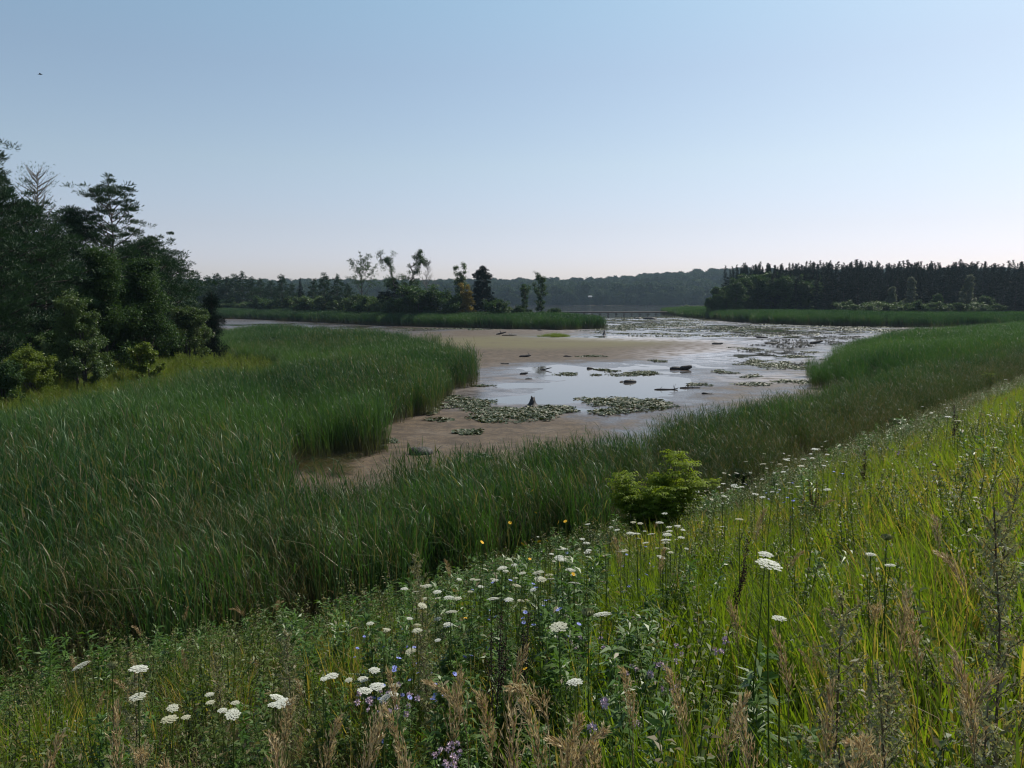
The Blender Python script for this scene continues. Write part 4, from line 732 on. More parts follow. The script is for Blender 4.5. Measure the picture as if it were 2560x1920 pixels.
for cx, cy, a, b, n, lb in ((1330, 1490, 90, 40, 14, "chicory plant with blue flowers below the middle of the umbel drift"), (1010, 1600, 90, 50, 6, "chicory plant with blue flowers at the left before the brown reeds"), (1060, 1690, 90, 30, 6, "chicory plant with blue flowers low among the vetch"), (1560, 1400, 60, 40, 5, "chicory plant with blue flowers in the shade below the sapling"), (1930, 1230, 80, 30, 8, "chicory plant with blue flowers right of the sapling's drift"), (2170, 1140, 50, 30, 4, "chicory plant with blue flowers beside the upper dock spike")):
    for q in range(n): chicory(cx + RD.normal() * a * .7, cy + RD.normal() * b * .7, RD.uniform(.5, .8), CH, "chicory_plant", lb, "wildflower", lb.replace("plant", "plants"), k, WIRY, 3, 1.0 + .25 * (cy < 1300)); k += 1
for q, (px, py) in enumerate(((1235, 1332), (1214, 1357), (1203, 1361), (1256, 1382), (1346, 1283), (1376, 1292), (1388, 1308), (1420, 1306), (1469, 1318), (1335, 1364), (1343, 1395), (1361, 1270), (1362, 1322))):
    lbs = ("orange yellow flower on a thin stalk before the brown reeds, fifth from left", "orange yellow flower second from left before the reeds", "leftmost orange yellow flower on a thin stalk before the reeds", "lowest orange yellow flower of the left ones before the reeds", "orange yellow flower high before the reeds left of the sapling", "orange yellow flower in a loose line before the reeds, upper middle", "deep yellow flower in the densest spot before the reeds", "yellow flower right of the densest spot before the reeds", "orange flower nearest the yellow green sapling", "yellow flower bending over above the umbels", "lowest yellow flower just above the umbels", "highest small yellow flower before the reeds", "yellow flower below the loose line before the reeds")
    chicory(px, py, 1.2, YH, "hawkweed_plant", lbs[q], "wildflower", None, q, WIRYY, 1, 1.0)
# crown vetch
def vetch(seed):
    rng = np.random.default_rng(seed); g = Geo(); m = 26; d = nrm(rng.normal(size=(m, 3)) + [0, 0, .35]); g.add(*leafs(d * .004, d, .014, .007, rng, 1, .4)); return g.build("flower_head", M['pink'])
VH = [vetch(450 + s) for s in range(3)]
VST = [weed(455 + s, 4, .5, 60, .022, .009, 'herb', .08, .3) for s in range(3)]
k = 0
for cx, cy, a, b, n, lb in ((1180, 1890, 60, 30, 4, "pink crown vetch heads at the bottom centre among straw heads"), (985, 1760, 60, 30, 7, "pale pink vetch heads in the lower middle left of the dark herbs"), (1500, 1600, 60, 22, 4, "pink vetch heads in the bright grass right of the lumpy umbel"), (1720, 1630, 50, 20, 2, "pair of pink vetch heads in the grass right of centre"), (1640, 1690, 60, 22, 4, "pale vetch head in the dark leaves right of centre"), (2200, 1130, 60, 20, 4, "tiny pinkish vetch heads near the chicory at upper right"), (1540, 1800, 50, 25, 2, "pale pink vetch head low right of the straw heads")):
    for q in range(n):
        px, py = cx + RD.normal() * a * .7, cy + RD.normal() * b * .7; up = RD.uniform(.45, .62); x, y = on_bank(px, py, up)
        t = thing("crown_vetch", (x, y, float(ground(x, y))), lb, "wildflower", lb.replace(" heads", "").replace(" head", "") + " group", rz=k * 1.3, s=(1, 1, up / .5)); obj("stem", VST[k % 3], t)
        for e in range(3): obj("flower_head", VH[(k + e) % 3], t, loc=(RD.normal() * .03, RD.normal() * .03, .5 + RD.normal() * .02), s=RD.uniform(.8, 1.15))
        k += 1
# dock spikes
def dockspike(seed, h=.95):
    rng = np.random.default_rng(seed); S, H = Geo(), Geo(); tr = limb((0, 0, 0), rng.random() * 6.28, 1.45, h, rng, .1, 6, .03); S.add(*tube(tr, np.linspace(.005, .002, 7), 4))
    for t0, t1, b_ in [(.55, 1.0, tr)] + [(.2, 1.0, limb(along(tr, np.array([u]))[0], rng.random() * 6.28, 1.1, .16, rng, .4, 3)) for u in (.55, .62, .7)]:
        m = 260 if b_ is tr else 90; u = rng.uniform(t0, t1, m); c = along(b_, u); c = c + rng.normal(0, .009, (m, 3)); H.add(*leafs(c, rng.normal(size=(m, 3)) - [0, 0, .6], .011, .009, rng, 1, .3))
        if b_ is not tr: S.add(*tube(b_, .0015, 3))
    return S.build("stem", M['wetwood']), H.build("seed_head", M['dock'])
DK = [dockspike(460 + s) for s in range(4)]
for k, (px, py, Y, s_, lb) in enumerate(((1222, 1560, 3.6, .85, "thick dark brown dock spike left of its neighbour in the centre"), (1296, 1570, 3.7, .75, "thinner dark dock spike above the green herbs in the centre"), (1240, 1600, 3.5, .6, "small dark dock spike at the foot of the thick one"), (1822, 1370, 4.2, .8, "slanting black dock spike in the bright grass left of the largest umbel"), (2180, 1150, 9.5, 1.3, "dark dock spike standing in the upper grass by the chicory"), (2395, 1035, 11.5, 1.25, "forked dark dock spike among the pale umbels at upper right"), (2033, 1230, 8.0, 1.0, "dark dock spike at the shady edge left of the bright grass"), (2052, 1222, 8.2, .9, "second dark dock spike at the shady edge of the bright grass"))):
    x, z = PY(px, py - 25, Y); x = float(x); z = float(z); g0 = float(ground(x, Y)); hh = max(.4, z - g0) / .95
    t = thing("dock_plant", (x, Y, g0), lb, "weed", rz=k * 2.3, s=(s_ * .9, s_ * .9, hh)); obj("stem", DK[k % 4][0], t); obj("seed_head", DK[k % 4][1], t)
# straw coloured brome heads
def brome(seed, h=1.0, droop=.25, full=1.0):
    rng = np.random.default_rng(seed); S, H = Geo(), Geo(); az = rng.random() * 6.28; tr = limb((0, 0, 0), az, 1.5, h * .78, rng, 0, 5, .02); S.add(*tube(tr, np.linspace(.0022, .0014, 6), 3), .3, .3)
    d = nrm(tr[-1] - tr[-2]); top = [tr[-1]]
    for q in range(6): d = nrm(d + np.array([math.cos(az), math.sin(az), -.4]) * droop * .3); top.append(top[-1] + d * h * .19 / 6 * 1.0)
    top = np.array(top); S.add(*tube(top, np.linspace(.0014, .0006, 7), 3), .3, .3)
    for q in range(26):
        u = q / 26; p = along(top, np.array([u]))[0]; th = q * 2.4; Ln = (.055 * (1 - u) + .018) * full * rng.uniform(.6, 1.2)
        dd = nrm(along(top, np.array([min(1, u + .1)]))[0] - p + 1e-6) * 1.0 + np.array([math.cos(th), math.sin(th), 0]) * .38; e = p + nrm(dd) * Ln; S.add(*tube([p, (p + e) / 2, e], .0005, 3), .3, .3)
        m = 5; c = p + (e - p) * np.linspace(.3, 1, m)[:, None]; D = nrm(dd) + rng.normal(0, .22, (m, 3)); H.add(*leafs(c, D, rng.uniform(.015, .024, m), .0036, rng, 1, .25)); H.add(*leafs(c + rng.normal(0, .002, (m, 3)), D + rng.normal(0, .3, (m, 3)), rng.uniform(.012, .020, m), .003, rng, 1, .25))
    for q in range(2): S.add(*blades(np.array([along(tr, np.array([.1 + .3 * q]))[0]]), np.array([.3]), np.array([.005]), np.array([rng.random() * 6.28]), np.array([.5]), np.array([1.0]), rng))
    return S.build("stem", M['thatch']), H.build("panicle", M['brome'])
BR = [brome(470 + s, 1.0, .25 + .5 * (s % 3 == 0), 1 + .25 * (s % 2)) for s in range(6)]
BRO = [(1210, 1700, 2.0, "tall tan brome head leaning left, above the others in the centre"), (1262, 1745, 1.7, "tan brome head right of the leaning one"), (1250, 1660, 2.1, "thin tan brome head behind the leaning one"), (1400, 1660, 1.9, "curved tan brome head left of the dark leaves"), (1395, 1800, 1.5, "thick pale brome head at the bottom centre"), (1430, 1790, 1.55, "pale brome head touching the thick one at right"), (1320, 1810, 1.5, "cream brome head left of the thick pale one"), (1275, 1870, 1.4, "pale brome head at the bottom edge left of centre"), (1005, 1690, 2.6, "bushy brome head in front of the blue flowers"), (905, 1800, 2.2, "slim tan brome head at lower left centre"), (1040, 1830, 1.7, "tan brome head crossing the vetch at the bottom"), (835, 1880, 1.6, "curved brome head near the bottom left centre"), (930, 1870, 1.65, "tan brome head right of the curved one at the bottom"), (700, 1760, 2.4, "lonely slim brome head in the straw grass"), (270, 1830, 2.1, "reddish brome head at the lower left"), (350, 1800, 2.3, "open tan brome head right of the reddish one"), (60, 1900, 1.8, "pale brome tip at the lower left corner"), (480, 1870, 1.9, "short brome head below the lowest umbel"), (680, 1890, 1.7, "drooping brome head at the bottom left"),
       (1745, 1720, 1.7, "brown brome head under the vetch right of centre"), (1790, 1760, 1.6, "pale upright brome head right of the brown one"), (1530, 1850, 1.5, "wide brown brome head at the bottom right of centre"), (1490, 1860, 1.45, "pale brome head left of the wide brown one"), (1960, 1880, 1.3, "drooping pinkish brome head at the bottom right"), (1850, 1870, 1.4, "brown brome head low right of the upright one"), (2240, 1530, 1.9, "brown brome head right of the tall mugwort"), (2330, 1560, 1.8, "orange brown brome head in the right grass"), (2400, 1690, 1.5, "rust brown brome head near the right edge"), (2480, 1720, 1.3, "bent silvery brome head at the right edge"), (2520, 1560, 1.5, "soft pinkish brome head cut by the right edge"), (2290, 1780, 1.4, "brown brome head low at the right"), (2130, 1840, 1.3, "rusty brome head at the foot of the tall mugwort"), (2060, 1790, 1.5, "brown brome head left of the mugwort's foot"), (2190, 1480, 2.4, "thin brown brome head above the mugwort"), (1880, 1300, 4.0, "brown brome head above the largest umbel"), (1870, 1520, 2.6, "silky brown brome head below the largest umbel"), (2340, 1300, 2.8, "slim brown brome head at upper right"), (1560, 1380, 4.4, "fine pinkish brome head left of the black dock spike"), (1650, 1390, 4.2, "fine tan brome head near the black dock spike"), (2450, 1400, 2.2, "brown brome head in the upper right grass"), (1600, 1700, 1.9, "thin tan brome head in the dark leaves"), (1120, 1760, 1.9, "slim tan brome head beside the leaning one"), (1150, 1880, 1.45, "short brome head among pink vetch"), (780, 1830, 2.0, "faint brome head in the straw grass at left"), (2000, 1640, 1.9, "brown brome head left of the mugwort in the right grass")]
for k, (px, py, Y, lb) in enumerate(BRO):
    x, z = PY(px, py - 60 / Y ** .5, Y); x = float(x); g0 = float(ground(x, Y)); hh = max(.5, float(z) + .03 - g0)
    t = thing("brome_stalk", (x, Y, g0), lb, "grass stalk", rz=k * 1.7, s=(1.0, 1.0, 1.0)); a = BR[k % 6]; t.scale = (hh * .72, hh * .72, hh); obj("stem", a[0], t); obj("panicle", a[1], t)
# brown sheaf clumps of the same grass, past counting
S_brome = source("brome_clump", [me for a in BR[:4] for me in (a[1],)])
lay("brome_tops", S_brome, 4, None, 36, lambda x, y: np.clip(.06 + .75 * zone(x, y, 2300, 1720, 380, 230) + .45 * zone(x, y, 1300, 1880, 450, 60) + .8 * zone(x, y, 620, 1790, 260, 60) + .3 * flowery(x, y) * sstep(.5, .7, n01(x, y, 1.5, 220)), 0, 1) * (np.hypot(x, y) > 1.3), lambda x, y: .60 + .22 * n01(x, y, 1, 221), lambda x, y: -.2 + 0 * x, lambda x, y: .45 + 0 * x, "brown brome seed heads scattered through the grass of the bank", "grass heads", .35)
# mugwort
def mugwort(seed, h=1.2):
    rng = np.random.default_rng(seed); S, H = Geo(), Geo(); tr = limb((0, 0, 0), rng.random() * 6.28, 1.5, h, rng, 0, 7, .02); S.add(*tube(tr, np.linspace(.006, .002, 8), 5))
    for q in range(34):
        u = .28 + .70 * q / 34; p = along(tr, np.array([u]))[0]; Ln = h * .26 * (1.05 - u) ** .6 * rng.uniform(.6, 1.1) ; b_ = limb(p, q * 2.4, .75, Ln, rng, .45, 5, .08); S.add(*tube(b_, np.linspace(.002, .0008, 6), 3))
        m = int(50 + 260 * Ln); c = along(b_, rng.uniform(.15, 1, m)) + rng.normal(0, .006, (m, 3)); H.add(*leafs(c, rng.normal(size=(m, 3)) * .6 + [0, 0, -.6], rng.uniform(.008, .015, m), .006, rng, 1, .3))
        m = 5; c = along(b_, rng.uniform(0, .8, m)); H.add(*leafs(c, rng.normal(size=(m, 3)) + [0, 0, .2], .04, .009, rng, 1, .3))
    m = 60; c = along(tr, rng.uniform(.05, .55, m)); H.add(*leafs(c, rng.normal(size=(m, 3)) + [0, 0, .1], .07, .014, rng, 1, .3))
    return S.build("stem", M['dockstem']), H.build("leaves", M['mugleaf'])
MG = [mugwort(480 + s) for s in range(4)]
for k, (px, py, Y, lb) in enumerate(((2088, 1450, 2.1, "tall mugwort with dark stem and pale tufts in the right foreground"), (2540, 1290, 2.0, "mugwort cut by the right edge of the picture"), (2300, 1700, 1.6, "low pale mugwort sprays at lower right"), (2420, 1790, 1.4, "grey green mugwort in the bottom right corner"), (2180, 1660, 1.9, "mugwort sprays right of the tall one"), (1068, 1385, 5.2, "brownish mugwort before the brown reeds left of the drift"), (1085, 1560, 3.9, "leaning thin mugwort with black stem in the lower middle"), (715, 1580, 4.2, "pale green mugwort at the lower left before the dark reeds"), (310, 1690, 3.3, "mugwort under the large domed umbel"), (560, 1620, 4.6, "small mugwort at the lower left near the reeds"), (2500, 1180, 3.6, "brownish mugwort at the right edge above the others"), (2200, 1860, 1.35, "grey mugwort sprays at the bottom right"))):
    x, z = PY(px, py, Y); x = float(x); g0 = float(ground(x, Y)); hh = max(.45, float(z) - g0)
    t = thing("mugwort_plant", (x, Y, g0), lb, "weed", rz=k * 1.9, s=(hh * .85, hh * .85, hh / 1.2)); obj("stem", MG[k % 4][0], t); obj("leaves", MG[k % 4][1], t)
# yellow green sapling (box elder) at the toe of the bank
def sapling(seed, h, r, nst=5):
    rng = np.random.default_rng(seed); T, C = Geo(), Geo()
    for s in range(nst):
        a = s / nst * 6.28 + rng.normal(0, .3); hh = h * (1 if s < 2 else rng.uniform(.6, .85)); l = limb((0, 0, -.05), a, 1.52 - (.14 if s < 3 else .38), hh, rng, .15, 8, .07); T.add(*tube(l, np.linspace(.013, .004, 9), 5))
        for q in range(30):
            u = rng.uniform(.10, 1); b_ = limb(along(l, np.array([u]))[0], q * 2.4, rng.uniform(.6, 1.2), r * rng.uniform(.2, .42) * (1.2 - .8 * u), rng, .3, 4, .12); T.add(*tube(b_, [.004, .003, .0025, .002, .0015], 3))
            for w_ in range(7):                     # compound leaves, drooping leaflets in pairs
                p0 = along(b_, np.array([rng.uniform(.3, 1)]))[0]; az = rng.random() * 6.28; d = np.array([math.cos(az), math.sin(az), .12]); ax = p0 + d * np.linspace(.04, .16, 4)[:, None]; sd_ = np.array([-d[1], d[0], 0])
                pp = np.concatenate([ax, ax, ax[-1:]]); DD = np.concatenate([np.tile(d * .7 + sd_, (4, 1)), np.tile(d * .7 - sd_, (4, 1)), d[None]]); DD[:, 2] -= .6
                C.add(*leafs(pp, DD, rng.uniform(.04, .07), .026, rng, 1, .3, face=np.array([0, 0, 2.])))
    return T, C
x, y = on_bank(1638, 1392, .05); g = plant_tree("box_elder", sapling(500, 1.62, 1.1, 11), x, y, "leafy yellow green box elder sapling standing at the foot of the bank", "sapling", fol='yellowleaf')
x, y = on_bank(1745, 1300, .05); g = plant_tree("box_elder", sapling(501, 1.1, .55, 4), x, y, "smaller yellow green shoot right beside the box elder sapling", "sapling", fol='yellowleaf')
x, y = on_bank(1850, 1235, .05); g = plant_tree("green_shoot", sapling(502, .7, .5, 5), x, y, "low fresh green seedling bush left of the upper flower drift", "sapling", fol='broad')
x, y = on_bank(2240, 1100, .05); g = plant_tree("leafy_bush", sapling(503, .8, .8, 7), x, y, "dark green leafy bush in the grass below the right cattail bed", "bush", fol='herb')
x, y = on_bank(2470, 985, .05); g = plant_tree("leafy_bush", sapling(504, 1.1, .9, 7), x, y, "leafy bush among the pale umbels at the upper right", "bush", fol='yellowleaf')
# ------------------------------------------------------------------ on the mud: lily pads, stumps, driftwood
M['pad'] = leaf_mat('lily_pad', (.022, .036, .014), (.066, .085, .028), dry=(.24, .21, .14), trans=.12, rough=.5, spec=.4, nscale=2, dryshare=.13)
def pads(seed, n, rad, R=.082):
    rng = np.random.default_rng(seed); g = Geo(); a0 = rng.random(n) * 6.28; q = rad * np.sqrt(rng.random(n))
    for k in range(n):
        r = R * rng.uniform(.55, 1.2); m = 7; a = np.linspace(.25, 6.03, m) + rng.random() * 6.28; ti = rng.normal(0, .17, 2); rim = np.stack([r * np.cos(a), r * .9 * np.sin(a), np.full(m, .0) + rng.uniform(-.01, .035, m)], 1)
        V = np.vstack([[[0, 0, 0]], rim]); V[:, 2] += V[:, 0] * ti[0] + V[:, 1] * ti[1] + .015 + abs(ti).sum() * r * .5; V[:, 0] += q[k] * math.cos(a0[k]); V[:, 1] += q[k] * math.sin(a0[k])
        g.add(V, np.array([[0, j, j + 1] for j in range(1, m)]), 1, rng.random())
    return g.build("pads", M['pad'])
S_pad = source("lily_pads", [pads(600 + s, 28, .42) for s in range(6)]); S_padfar = source("far_lily_pads", [pads(610 + s, 40, 1.3, .13) for s in range(4)])
PATCH = [("glossy lily pads along the left cattails at the cove", 36, [(962, 1112, 58, 13), (870, 1128, 40, 9), (925, 1128, 70, 8)]), ("small strip of lily pads on brown mud between cattails and main patch", 30, [(1085, 1052, 36, 4), (1165, 1087, 34, 4)]),
         ("lily pads spreading from the left cattails towards the stump", 34, [(1110, 1000, 52, 17), (1170, 1012, 60, 18), (1060, 1030, 34, 12)]), ("largest patch of lily pads just below the stump", 36, [(1300, 1035, 118, 20), (1240, 1050, 60, 14), (1395, 1022, 40, 10)]),
         ("thin row of lily pads on the mottled mud left of the pool", 26, [(1203, 967, 32, 4)]), ("lily pads at the near rim of the pool above the reeds", 32, [(1560, 1010, 95, 18), (1500, 1000, 30, 6), (1530, 1032, 60, 14), (1640, 1012, 40, 10)]),
         ("long floating patch of lily pads in the blue pool", 34, [(1560, 932, 72, 7.5), (1625, 932, 30, 5), (1500, 924, 20, 3)]), ("loose lily pads at the left side of the blue pool", 16, [(1420, 934, 46, 5)]), ("small lily pad patch right of the twin logs", 28, [(1812, 932, 30, 5), (1870, 942, 22, 3)]),
         ("broad yellow green lily pad patch near the right bed", 34, [(1930, 914, 85, 9), (1895, 905, 34, 5), (1985, 916, 40, 6)]), ("lily pads between the right bed and the bright mud", 28, [(2000, 893, 44, 4), (2030, 882, 30, 3)]), ("dark narrow lily pad patch behind the pool", 26, [(1655, 904, 28, 3.2)]),
         ("pale dry lily pads on the bright mud", 16, [(1880, 874, 58, 4.5)]), ("lily pads against the near reeds below the right bed", 32, [(1870, 962, 95, 5), (1990, 956, 60, 6), (1740, 962, 30, 4)]), ("thin line of lily pads on the brown mud left of the pool", 14, [(1490, 892, 40, 2.5), (1395, 881, 16, 2)]), ("few lily pads in front of the reeds on the brown mud", 20, [(1175, 1086, 20, 3), (1200, 1150, 0.1, .1)])]
for k, (lb, dn, E) in enumerate(PATCH):
    xs, ys = [], []; rng = np.random.default_rng(620 + k)
    for cx, cy, a, b in E:
        (x0, y0), (x1, y1) = G((cx, cy + b), (cx, cy - b)); hw = a / FPX * (y0 + y1) / 2; n = int(min(900, dn * .18 * 3.14 * hw * (y1 - y0) / 2 + 3))
        u = rng.random(n) * 6.28; r = np.abs(rng.normal(0, .55, n)) ** .8; cyw = (y0 + y1) / 2; x = G((cx, cy))[0][0] + hw * 1.1 * r * np.cos(u); y = cyw + (y1 - y0) / 2 * 1.1 * r * np.sin(u)
        q = (.55 * fbm(x, y, 1.8, 630) + .45 * fbm(x, y, .7, 632)) > .40 + .13 * r; xs.append(x[q]); ys.append(y[q])
    x, y = np.concatenate(xs), np.concatenate(ys)
    if len(x): scatter("lily_pads", S_pad, np.stack([x, y, np.maximum(mudheight(x, y), 0)], 1), zrot(rng, len(x), tilt=.02), .8 + .5 * rng.random(len(x)), tone=.3 * fbm(x, y, 4, 631) + (.2 if k in (9, 6) else 0), dry=.18 if k == 12 else .02, label=lb, cat="lily pads", seed=k)
x, y, rng = spots(-30, 110, 88, 255, .55, lambda x, y: (land(x, y) < -1) & ~inpoly(x, y, RIGHTBED) & ~inpoly(x, y, LEFTBED), 640)
px, py = pix(x, y, 0); dens = np.clip(sstep(1400, 1500, px) * sstep(842, 828, py) + .8 * sstep(845, 838, py) * sstep(2100, 2000, px) * sstep(1560, 1760, px) + .9 * np.exp(-((py - 823) / 3.0) ** 2) * (px < 1530) + .5 * np.exp(-((py - 806) / 6.0) ** 2) * (px < 1000), 0, 1)
q = rng.random(len(x)) < dens * sstep(.42, .6, fbm(x * .5, y, 6, 641)) * .6; x, y = x[q], y[q]
scatter("lily_pads", S_padfar, np.stack([x, y, np.maximum(mudheight(x, y), 0)], 1), zrot(rng, len(x), tilt=.0), .8 + .5 * rng.random(len(x)), tone=.1, dry=.12, label="countless lily pads speckling the shining far water before the footbridge", cat="lily pads", seed=30)
x, y, rng = spots(10, 95, 60, 170, .35, lambda x, y: (land(x, y) < -1) & ~inpoly(x, y, RIGHTBED) & ~inpoly(x, y, LEFTBED), 645)
px, py = pix(x, y, 0); dens = np.exp(-(((px - 2010) / 95) ** 2 + ((py - 862) / 9) ** 2) ** 1.2) + np.exp(-(((px - 2060) / 110) ** 2 + ((py - 845) / 3) ** 2)) + np.exp(-(((px - 1985) / 120) ** 2 + ((py - 833) / 2.5) ** 2)) + np.exp(-(((px - 1930) / 70) ** 2 + ((py - 882) / 6) ** 2)) * .8 + .05
q = (rng.random(len(x)) < np.clip(dens, 0, 1)) & (px > 1800); x, y = x[q], y[q]
M['darkweed'] = leaf_mat('dark_weed', (.012, .014, .010), (.035, .034, .020), trans=.05, rough=.6, nscale=2)
S_muck = source("dark_weed_mat", [weed(650 + s, 16, .22, 26, .14, .03, 'darkweed', 1.1, .1) for s in range(4)])
scatter("stranded_weed", S_muck, np.stack([x, y, np.maximum(mudheight(x, y), 0)], 1), zrot(rng, len(x), tilt=.02), .7 + .6 * rng.random(len(x)), label="dark stranded waterweed in streaks on the bright mud by the right bed", cat="waterweed", seed=31)
x, y = (lambda u, r: (G((1385, 842))[0][0] + 2.6 * r * np.cos(u), G((1385, 842))[0][1] + 2.2 * r * np.sin(u)))(R2.random(60) * 6.28, np.sqrt(R2.random(60)))
scatter("islet_grass", S_field, on(x, y), zrot(R2, 60), .42 + .4 * np.exp(-((x - x.mean()) / 1.4) ** 2), tone=.2, dry=.0, label="low green tuft of grass growing on the bare mudflat", cat="grass", seed=32)
x, y, rng = spots(-12, -2, 20, 27, 5, lambda x, y: (np.abs(pix(x, y, 0)[0] - 770) < 75) & (np.abs(pix(x, y, 0)[1] - 1168) < 22), 660, 60)
scatter("fallen_reeds", S_reed, np.stack([x, y, np.full(len(x), .05)], 1), np.stack([rng.normal(1.45, .06, len(x)), rng.normal(0, .1, len(x)), rng.uniform(.6, 2.2, len(x))], 1), .6, dry=.5, label="flattened dead reeds at the foot of the cattails in the cove", cat="reeds", seed=33)
def lump(seed, a, b, c, rough=.25, mat='wetwood', n=10, m=14):
    rng = np.random.default_rng(seed); th = np.linspace(-.5, math.pi / 2, n); ph = np.arange(m) / m * 6.28318
    V = np.array([[math.cos(t) * math.cos(p), math.cos(t) * math.sin(p), math.sin(t)] for t in th for p in ph]); d = 1 + rough * (fbm(V[:, 0] * 2 + seed, V[:, 1] * 2 + V[:, 2], 1.0, seed, 3) - .5) * 2
    V = V * d[:, None] * [a, b, c]; V[-m:] = V[-m:].mean(0) ; i = np.arange(n - 1)[:, None] * m; j = np.arange(m)[None]; jn = (j + 1) % m
    return Geo().add(V, np.stack([i + j, i + jn, i + m + jn, i + m + j], -1).reshape(-1, 4)).build("lump", M[mat])
def driftlog(seed, Ln, r, branches=2):
    rng = np.random.default_rng(seed); g = Geo(); l = limb((-Ln / 2, 0, r * .5), 0, .04, Ln, rng, .02, 7, .05); g.add(*tube(l, r * np.array([.55, .9, 1, .95, .9, .85, .7, .45]), 8))
    for e, s in ((l[0], -1), (l[-1], 1)): g.add(np.vstack([l[0 if s < 0 else -1] + [0, 0, 0]]), np.zeros((0, 3), int))
    for k in range(branches): b_ = limb(along(l, np.array([rng.uniform(.2, .9)]))[0], rng.random() * 6.28, rng.uniform(.4, 1.1), Ln * rng.uniform(.15, .35), rng, .2, 4, .2); g.add(*tube(b_, np.linspace(r * .4, r * .1, 5), 5))
    return g.build("log", M['wetwood'])
def stump(seed, h, r):
    rng = np.random.default_rng(seed); g = Geo(); t = np.linspace(0, 1, 8); a = np.arange(12) / 12 * 6.283; V = []
    for q in t:
        rr = r * (1 + 1.6 * math.exp(-q * 5)) * (1 - .45 * q); V.append(np.stack([rr * np.cos(a) * (1 + .18 * np.sin(3 * a + 1)) + .12 * r * q, rr * np.sin(a) * (1 + .18 * np.sin(3 * a)), np.full(12, h * q) + (q > .8) * rng.uniform(-.3, .1, 12) * h], 1))
    V.append(np.tile(V[-1].mean(0) - [0, 0, .1 * h], (12, 1))); V = np.concatenate(V); i = np.arange(8)[:, None] * 12; j = np.arange(12)[None]; jn = (j + 1) % 12
    g.add(V, np.stack([i + j, i + jn, i + 12 + jn, i + 12 + j], -1).reshape(-1, 4))
    for k in range(5): b_ = limb((0, 0, h * .15), k * 1.3 + rng.random(), -.25, r * 3.2, rng, .05, 4, .1); g.add(*tube(b_, np.linspace(r * .4, r * .08, 5), 5))
    return g.build("stump", M['wetwood'])
def lay_on(name, me, px, py, label, cat, rz=0.0):
    (x, y), = G((px, py)); return tag(obj(name, me, None, (x, y, max(0.0, float(mudheight(x, y))) - .01), rz), label, cat)
lay_on("tree_stump", stump(700, .52, .16), 1331, 1017, "grey pointed tree stump behind the largest lily pad patch", "stump", .4)
for k, (px, py, Ln, r, br, rz, lb) in enumerate(((1697, 924, 1.35, .17, 0, .1, "thick dark log lying in the pool, left one of the pair"), (1715, 925, .9, .20, 0, -.2, "thick dark log in the pool, right one of the pair"), (1576, 956, .9, .12, 3, .2, "knobbly dark driftwood in the middle of the pool"), (1553, 955, .4, .05, 3, 1.0, "little forked branch left of the knobbly driftwood"),
        (1313, 894, 1.1, .13, 3, .3, "dark root lying alone on the brown mud"), (1273, 840, 2.2, .10, 2, .1, "dark driftwood stick at the far left of the mudflat"), (1253, 837, 1.6, .13, 2, .2, "shorter dark driftwood beside the long stick on the mudflat"), (1262, 911, .7, .07, 1, .2, "small dark stick on the brown mud left of the pool"), (1310, 937, .6, .09, 1, 0, "dark lump of wood at the left edge of the pool"), (1475, 922, .5, .10, 1, .3, "small dark block of wood left of the floating lily pads"),
        (1665, 974, 1.4, .05, 4, .1, "twisted branch in the near part of the pool"), (1725, 971, 1.2, .05, 3, -.2, "twisted branch right of its neighbour in the near pool"), (1757, 961, .3, .07, 1, 1.2, "short upright peg in the pool near the reeds"), (1770, 986, .7, .08, 1, 0, "dark wood at the right end of the near pool"), (1793, 862, 1.3, .15, 2, .1, "dark root on the bright mud near the tip of the tongue"), (1905, 845, 1.6, .2, 1, .1, "dark log on the bright far mud"), (1928, 860, 1.5, .18, 1, .0, "lower dark log on the bright mud"), (2040, 860, 1.6, .2, 1, .1, "dark log near the right bed"), (2000, 858, 1.0, .12, 2, .4, "small dark log left of the one near the right bed"), (1322, 949, .5, .05, 2, .2, "tiny twig at the left rim of the pool"), (1365, 925, .9, .05, 2, -.1, "thin twig standing in the left of the pool"))):
    lay_on("driftwood", driftlog(710 + k, Ln, r, br), px, py, lb, "driftwood", rz)
lay_on("mud_mound", lump(740, .42, .3, .26, .3), 1052, 1142, "dark rounded mound on the brown mud before the near reeds", "mound", .2)
lay_on("leaning_post", stump(741, .9, .13), 1510, 838, "short dark broken post on the far mud before the cattail tip", "post")
for k, (px, py, a, lb) in enumerate(((1596, 797, 1.3, "left dark clump in the far water below the footbridge"), (1625, 798, 1.8, "right dark clump in the far water below the footbridge"), (1350, 827, .5, "small dark stone before the far cattail tip"), (1420, 893, .4, "small stone on the brown mud behind the pool"), (1168, 906, .4, "dark stone right of the tip of the left cattails"))):
    lay_on("stone", lump(745 + k, a, a * .6, a * .35, .4), px, py, lb, "stone")
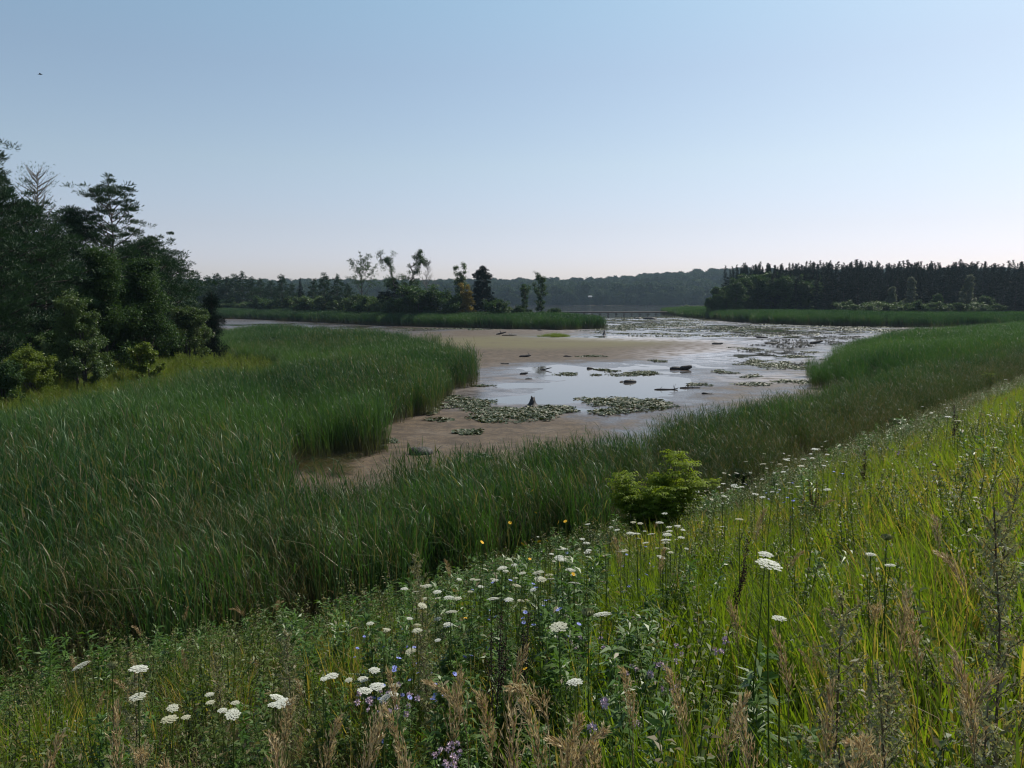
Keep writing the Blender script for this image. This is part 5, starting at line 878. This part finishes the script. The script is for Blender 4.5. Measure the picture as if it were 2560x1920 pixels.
# ------------------------------------------------------------------ footbridge, cabin, bird
def box(w, d, h, x=0, y=0, z=0):
    V = np.array([[sx * w / 2 + x, sy * d / 2 + y, sz * h / 2 + z] for sx in (-1, 1) for sy in (-1, 1) for sz in (-1, 1)]); return V, np.array([[0, 1, 3, 2], [4, 6, 7, 5], [0, 4, 5, 1], [2, 3, 7, 6], [0, 2, 6, 4], [1, 5, 7, 3]])
M['wood'] = plain_mat('weathered_wood', (.16, .14, .125), (.28, .26, .235), .7, 6)
xa, za = PY(1228, 777, 250); xb, zb = PY(1668, 777.5, 254); LB = float(xb - xa); t = thing("footbridge", ((xa + xb) / 2, 252, 0), "long low wooden footbridge on thin posts crossing the water", "footbridge", rz=math.atan2(4, LB))
obj("deck", Geo().add(*box(LB, 1.7, .10, z=1.66)).build("deck", M['wood']), t)
for s in (-1, 1): obj("beam", Geo().add(*box(LB, .12, .26, y=s * .7, z=1.48)).build("beam", M['wetwood']), t)
pm = Geo().add(*tube([[0, 0, -1.2], [0, 0, 1.36]], .085, 6)).build("post", M['wetwood']); cm = Geo().add(*box(.12, 1.9, .16, z=.9)).build("crossbeam", M['wetwood'])
for k in range(22):
    xx = -LB / 2 + 1 + k * (LB - 2) / 21
    for s in (-1, 1): obj("post", pm, t, loc=(xx + s * .22, s * .72, 0))
    obj("crossbeam", cm, t, loc=(xx, 0, 0), rz=.3)
x, z = PY(1475, 741, 852); M['paint'] = plain_mat('pale_boards', (.15, .16, .17), (.22, .23, .24), .6, 1, 0); t = thing("cabin", (float(x), 852, float(z) - 3.0), "tiny cabin with white roof among the trees across the lake", "cabin")
obj("wall", Geo().add(*box(3.2, 3, 1.9, z=1.9)).build("wall", M['wood']), t)
obj("roof", Geo().add([[-2.6, -2.4, 2.55], [2.6, -2.4, 2.55], [2.6, 2.4, 2.55], [-2.6, 2.4, 2.55], [-1.6, 0, 3.9], [1.6, 0, 3.9]], np.array([[0, 1, 5, 4], [2, 3, 4, 5]])).add([[-2.6, -2.4, 2.55], [-2.6, 2.4, 2.55], [-1.6, 0, 3.9], [2.6, 2.4, 2.55], [2.6, -2.4, 2.55], [1.6, 0, 3.9]], np.array([[0, 2, 1], [3, 5, 4]])).build("roof", M['paint']), t)
x, z = PY(101, 186, 90)
def bird():
    g = Geo(); g.add(*tube([[-.22, 0, 0], [-.1, 0, .01], [.06, 0, .02], [.16, 0, .03], [.22, 0, .02]], [.02, .05, .055, .035, .01], 7))
    for s in (-1, 1): g.add([[.08, s * .03, .02], [-.08, s * .03, .02], [.04, s * .22, .09], [-.08, s * .24, .08], [-.06, s * .46, .03]], np.array([[0, 1, 3], [0, 3, 2], [2, 3, 4]]))
    g.add([[-.2, 0, 0], [-.33, .06, 0], [-.33, -.06, 0]], np.array([[0, 1, 2]])); return g.build("bird", M['wetwood'])
tag(obj("bird", bird(), None, (float(x), 90, float(z)), .3), "tiny dark bird flying high in the upper left sky", "bird")
# ------------------------------------------------------------------ summer haze
m, nt, out = newmat('haze'); pv = nt.nodes.new("ShaderNodeVolumePrincipled"); pv.inputs["Color"].default_value = (.60, .80, 1.0, 1); pv.inputs["Density"].default_value = .00012; pv.inputs["Anisotropy"].default_value = .3
L(nt, pv.outputs[0], out.inputs["Volume"])
V, F = box(13000, 13000, 66, y=2000, z=29); tag(obj("haze", mesh("haze", V, F, mat=m)), "thin blue summer haze over the lake and far hills", None, None, "stuff")
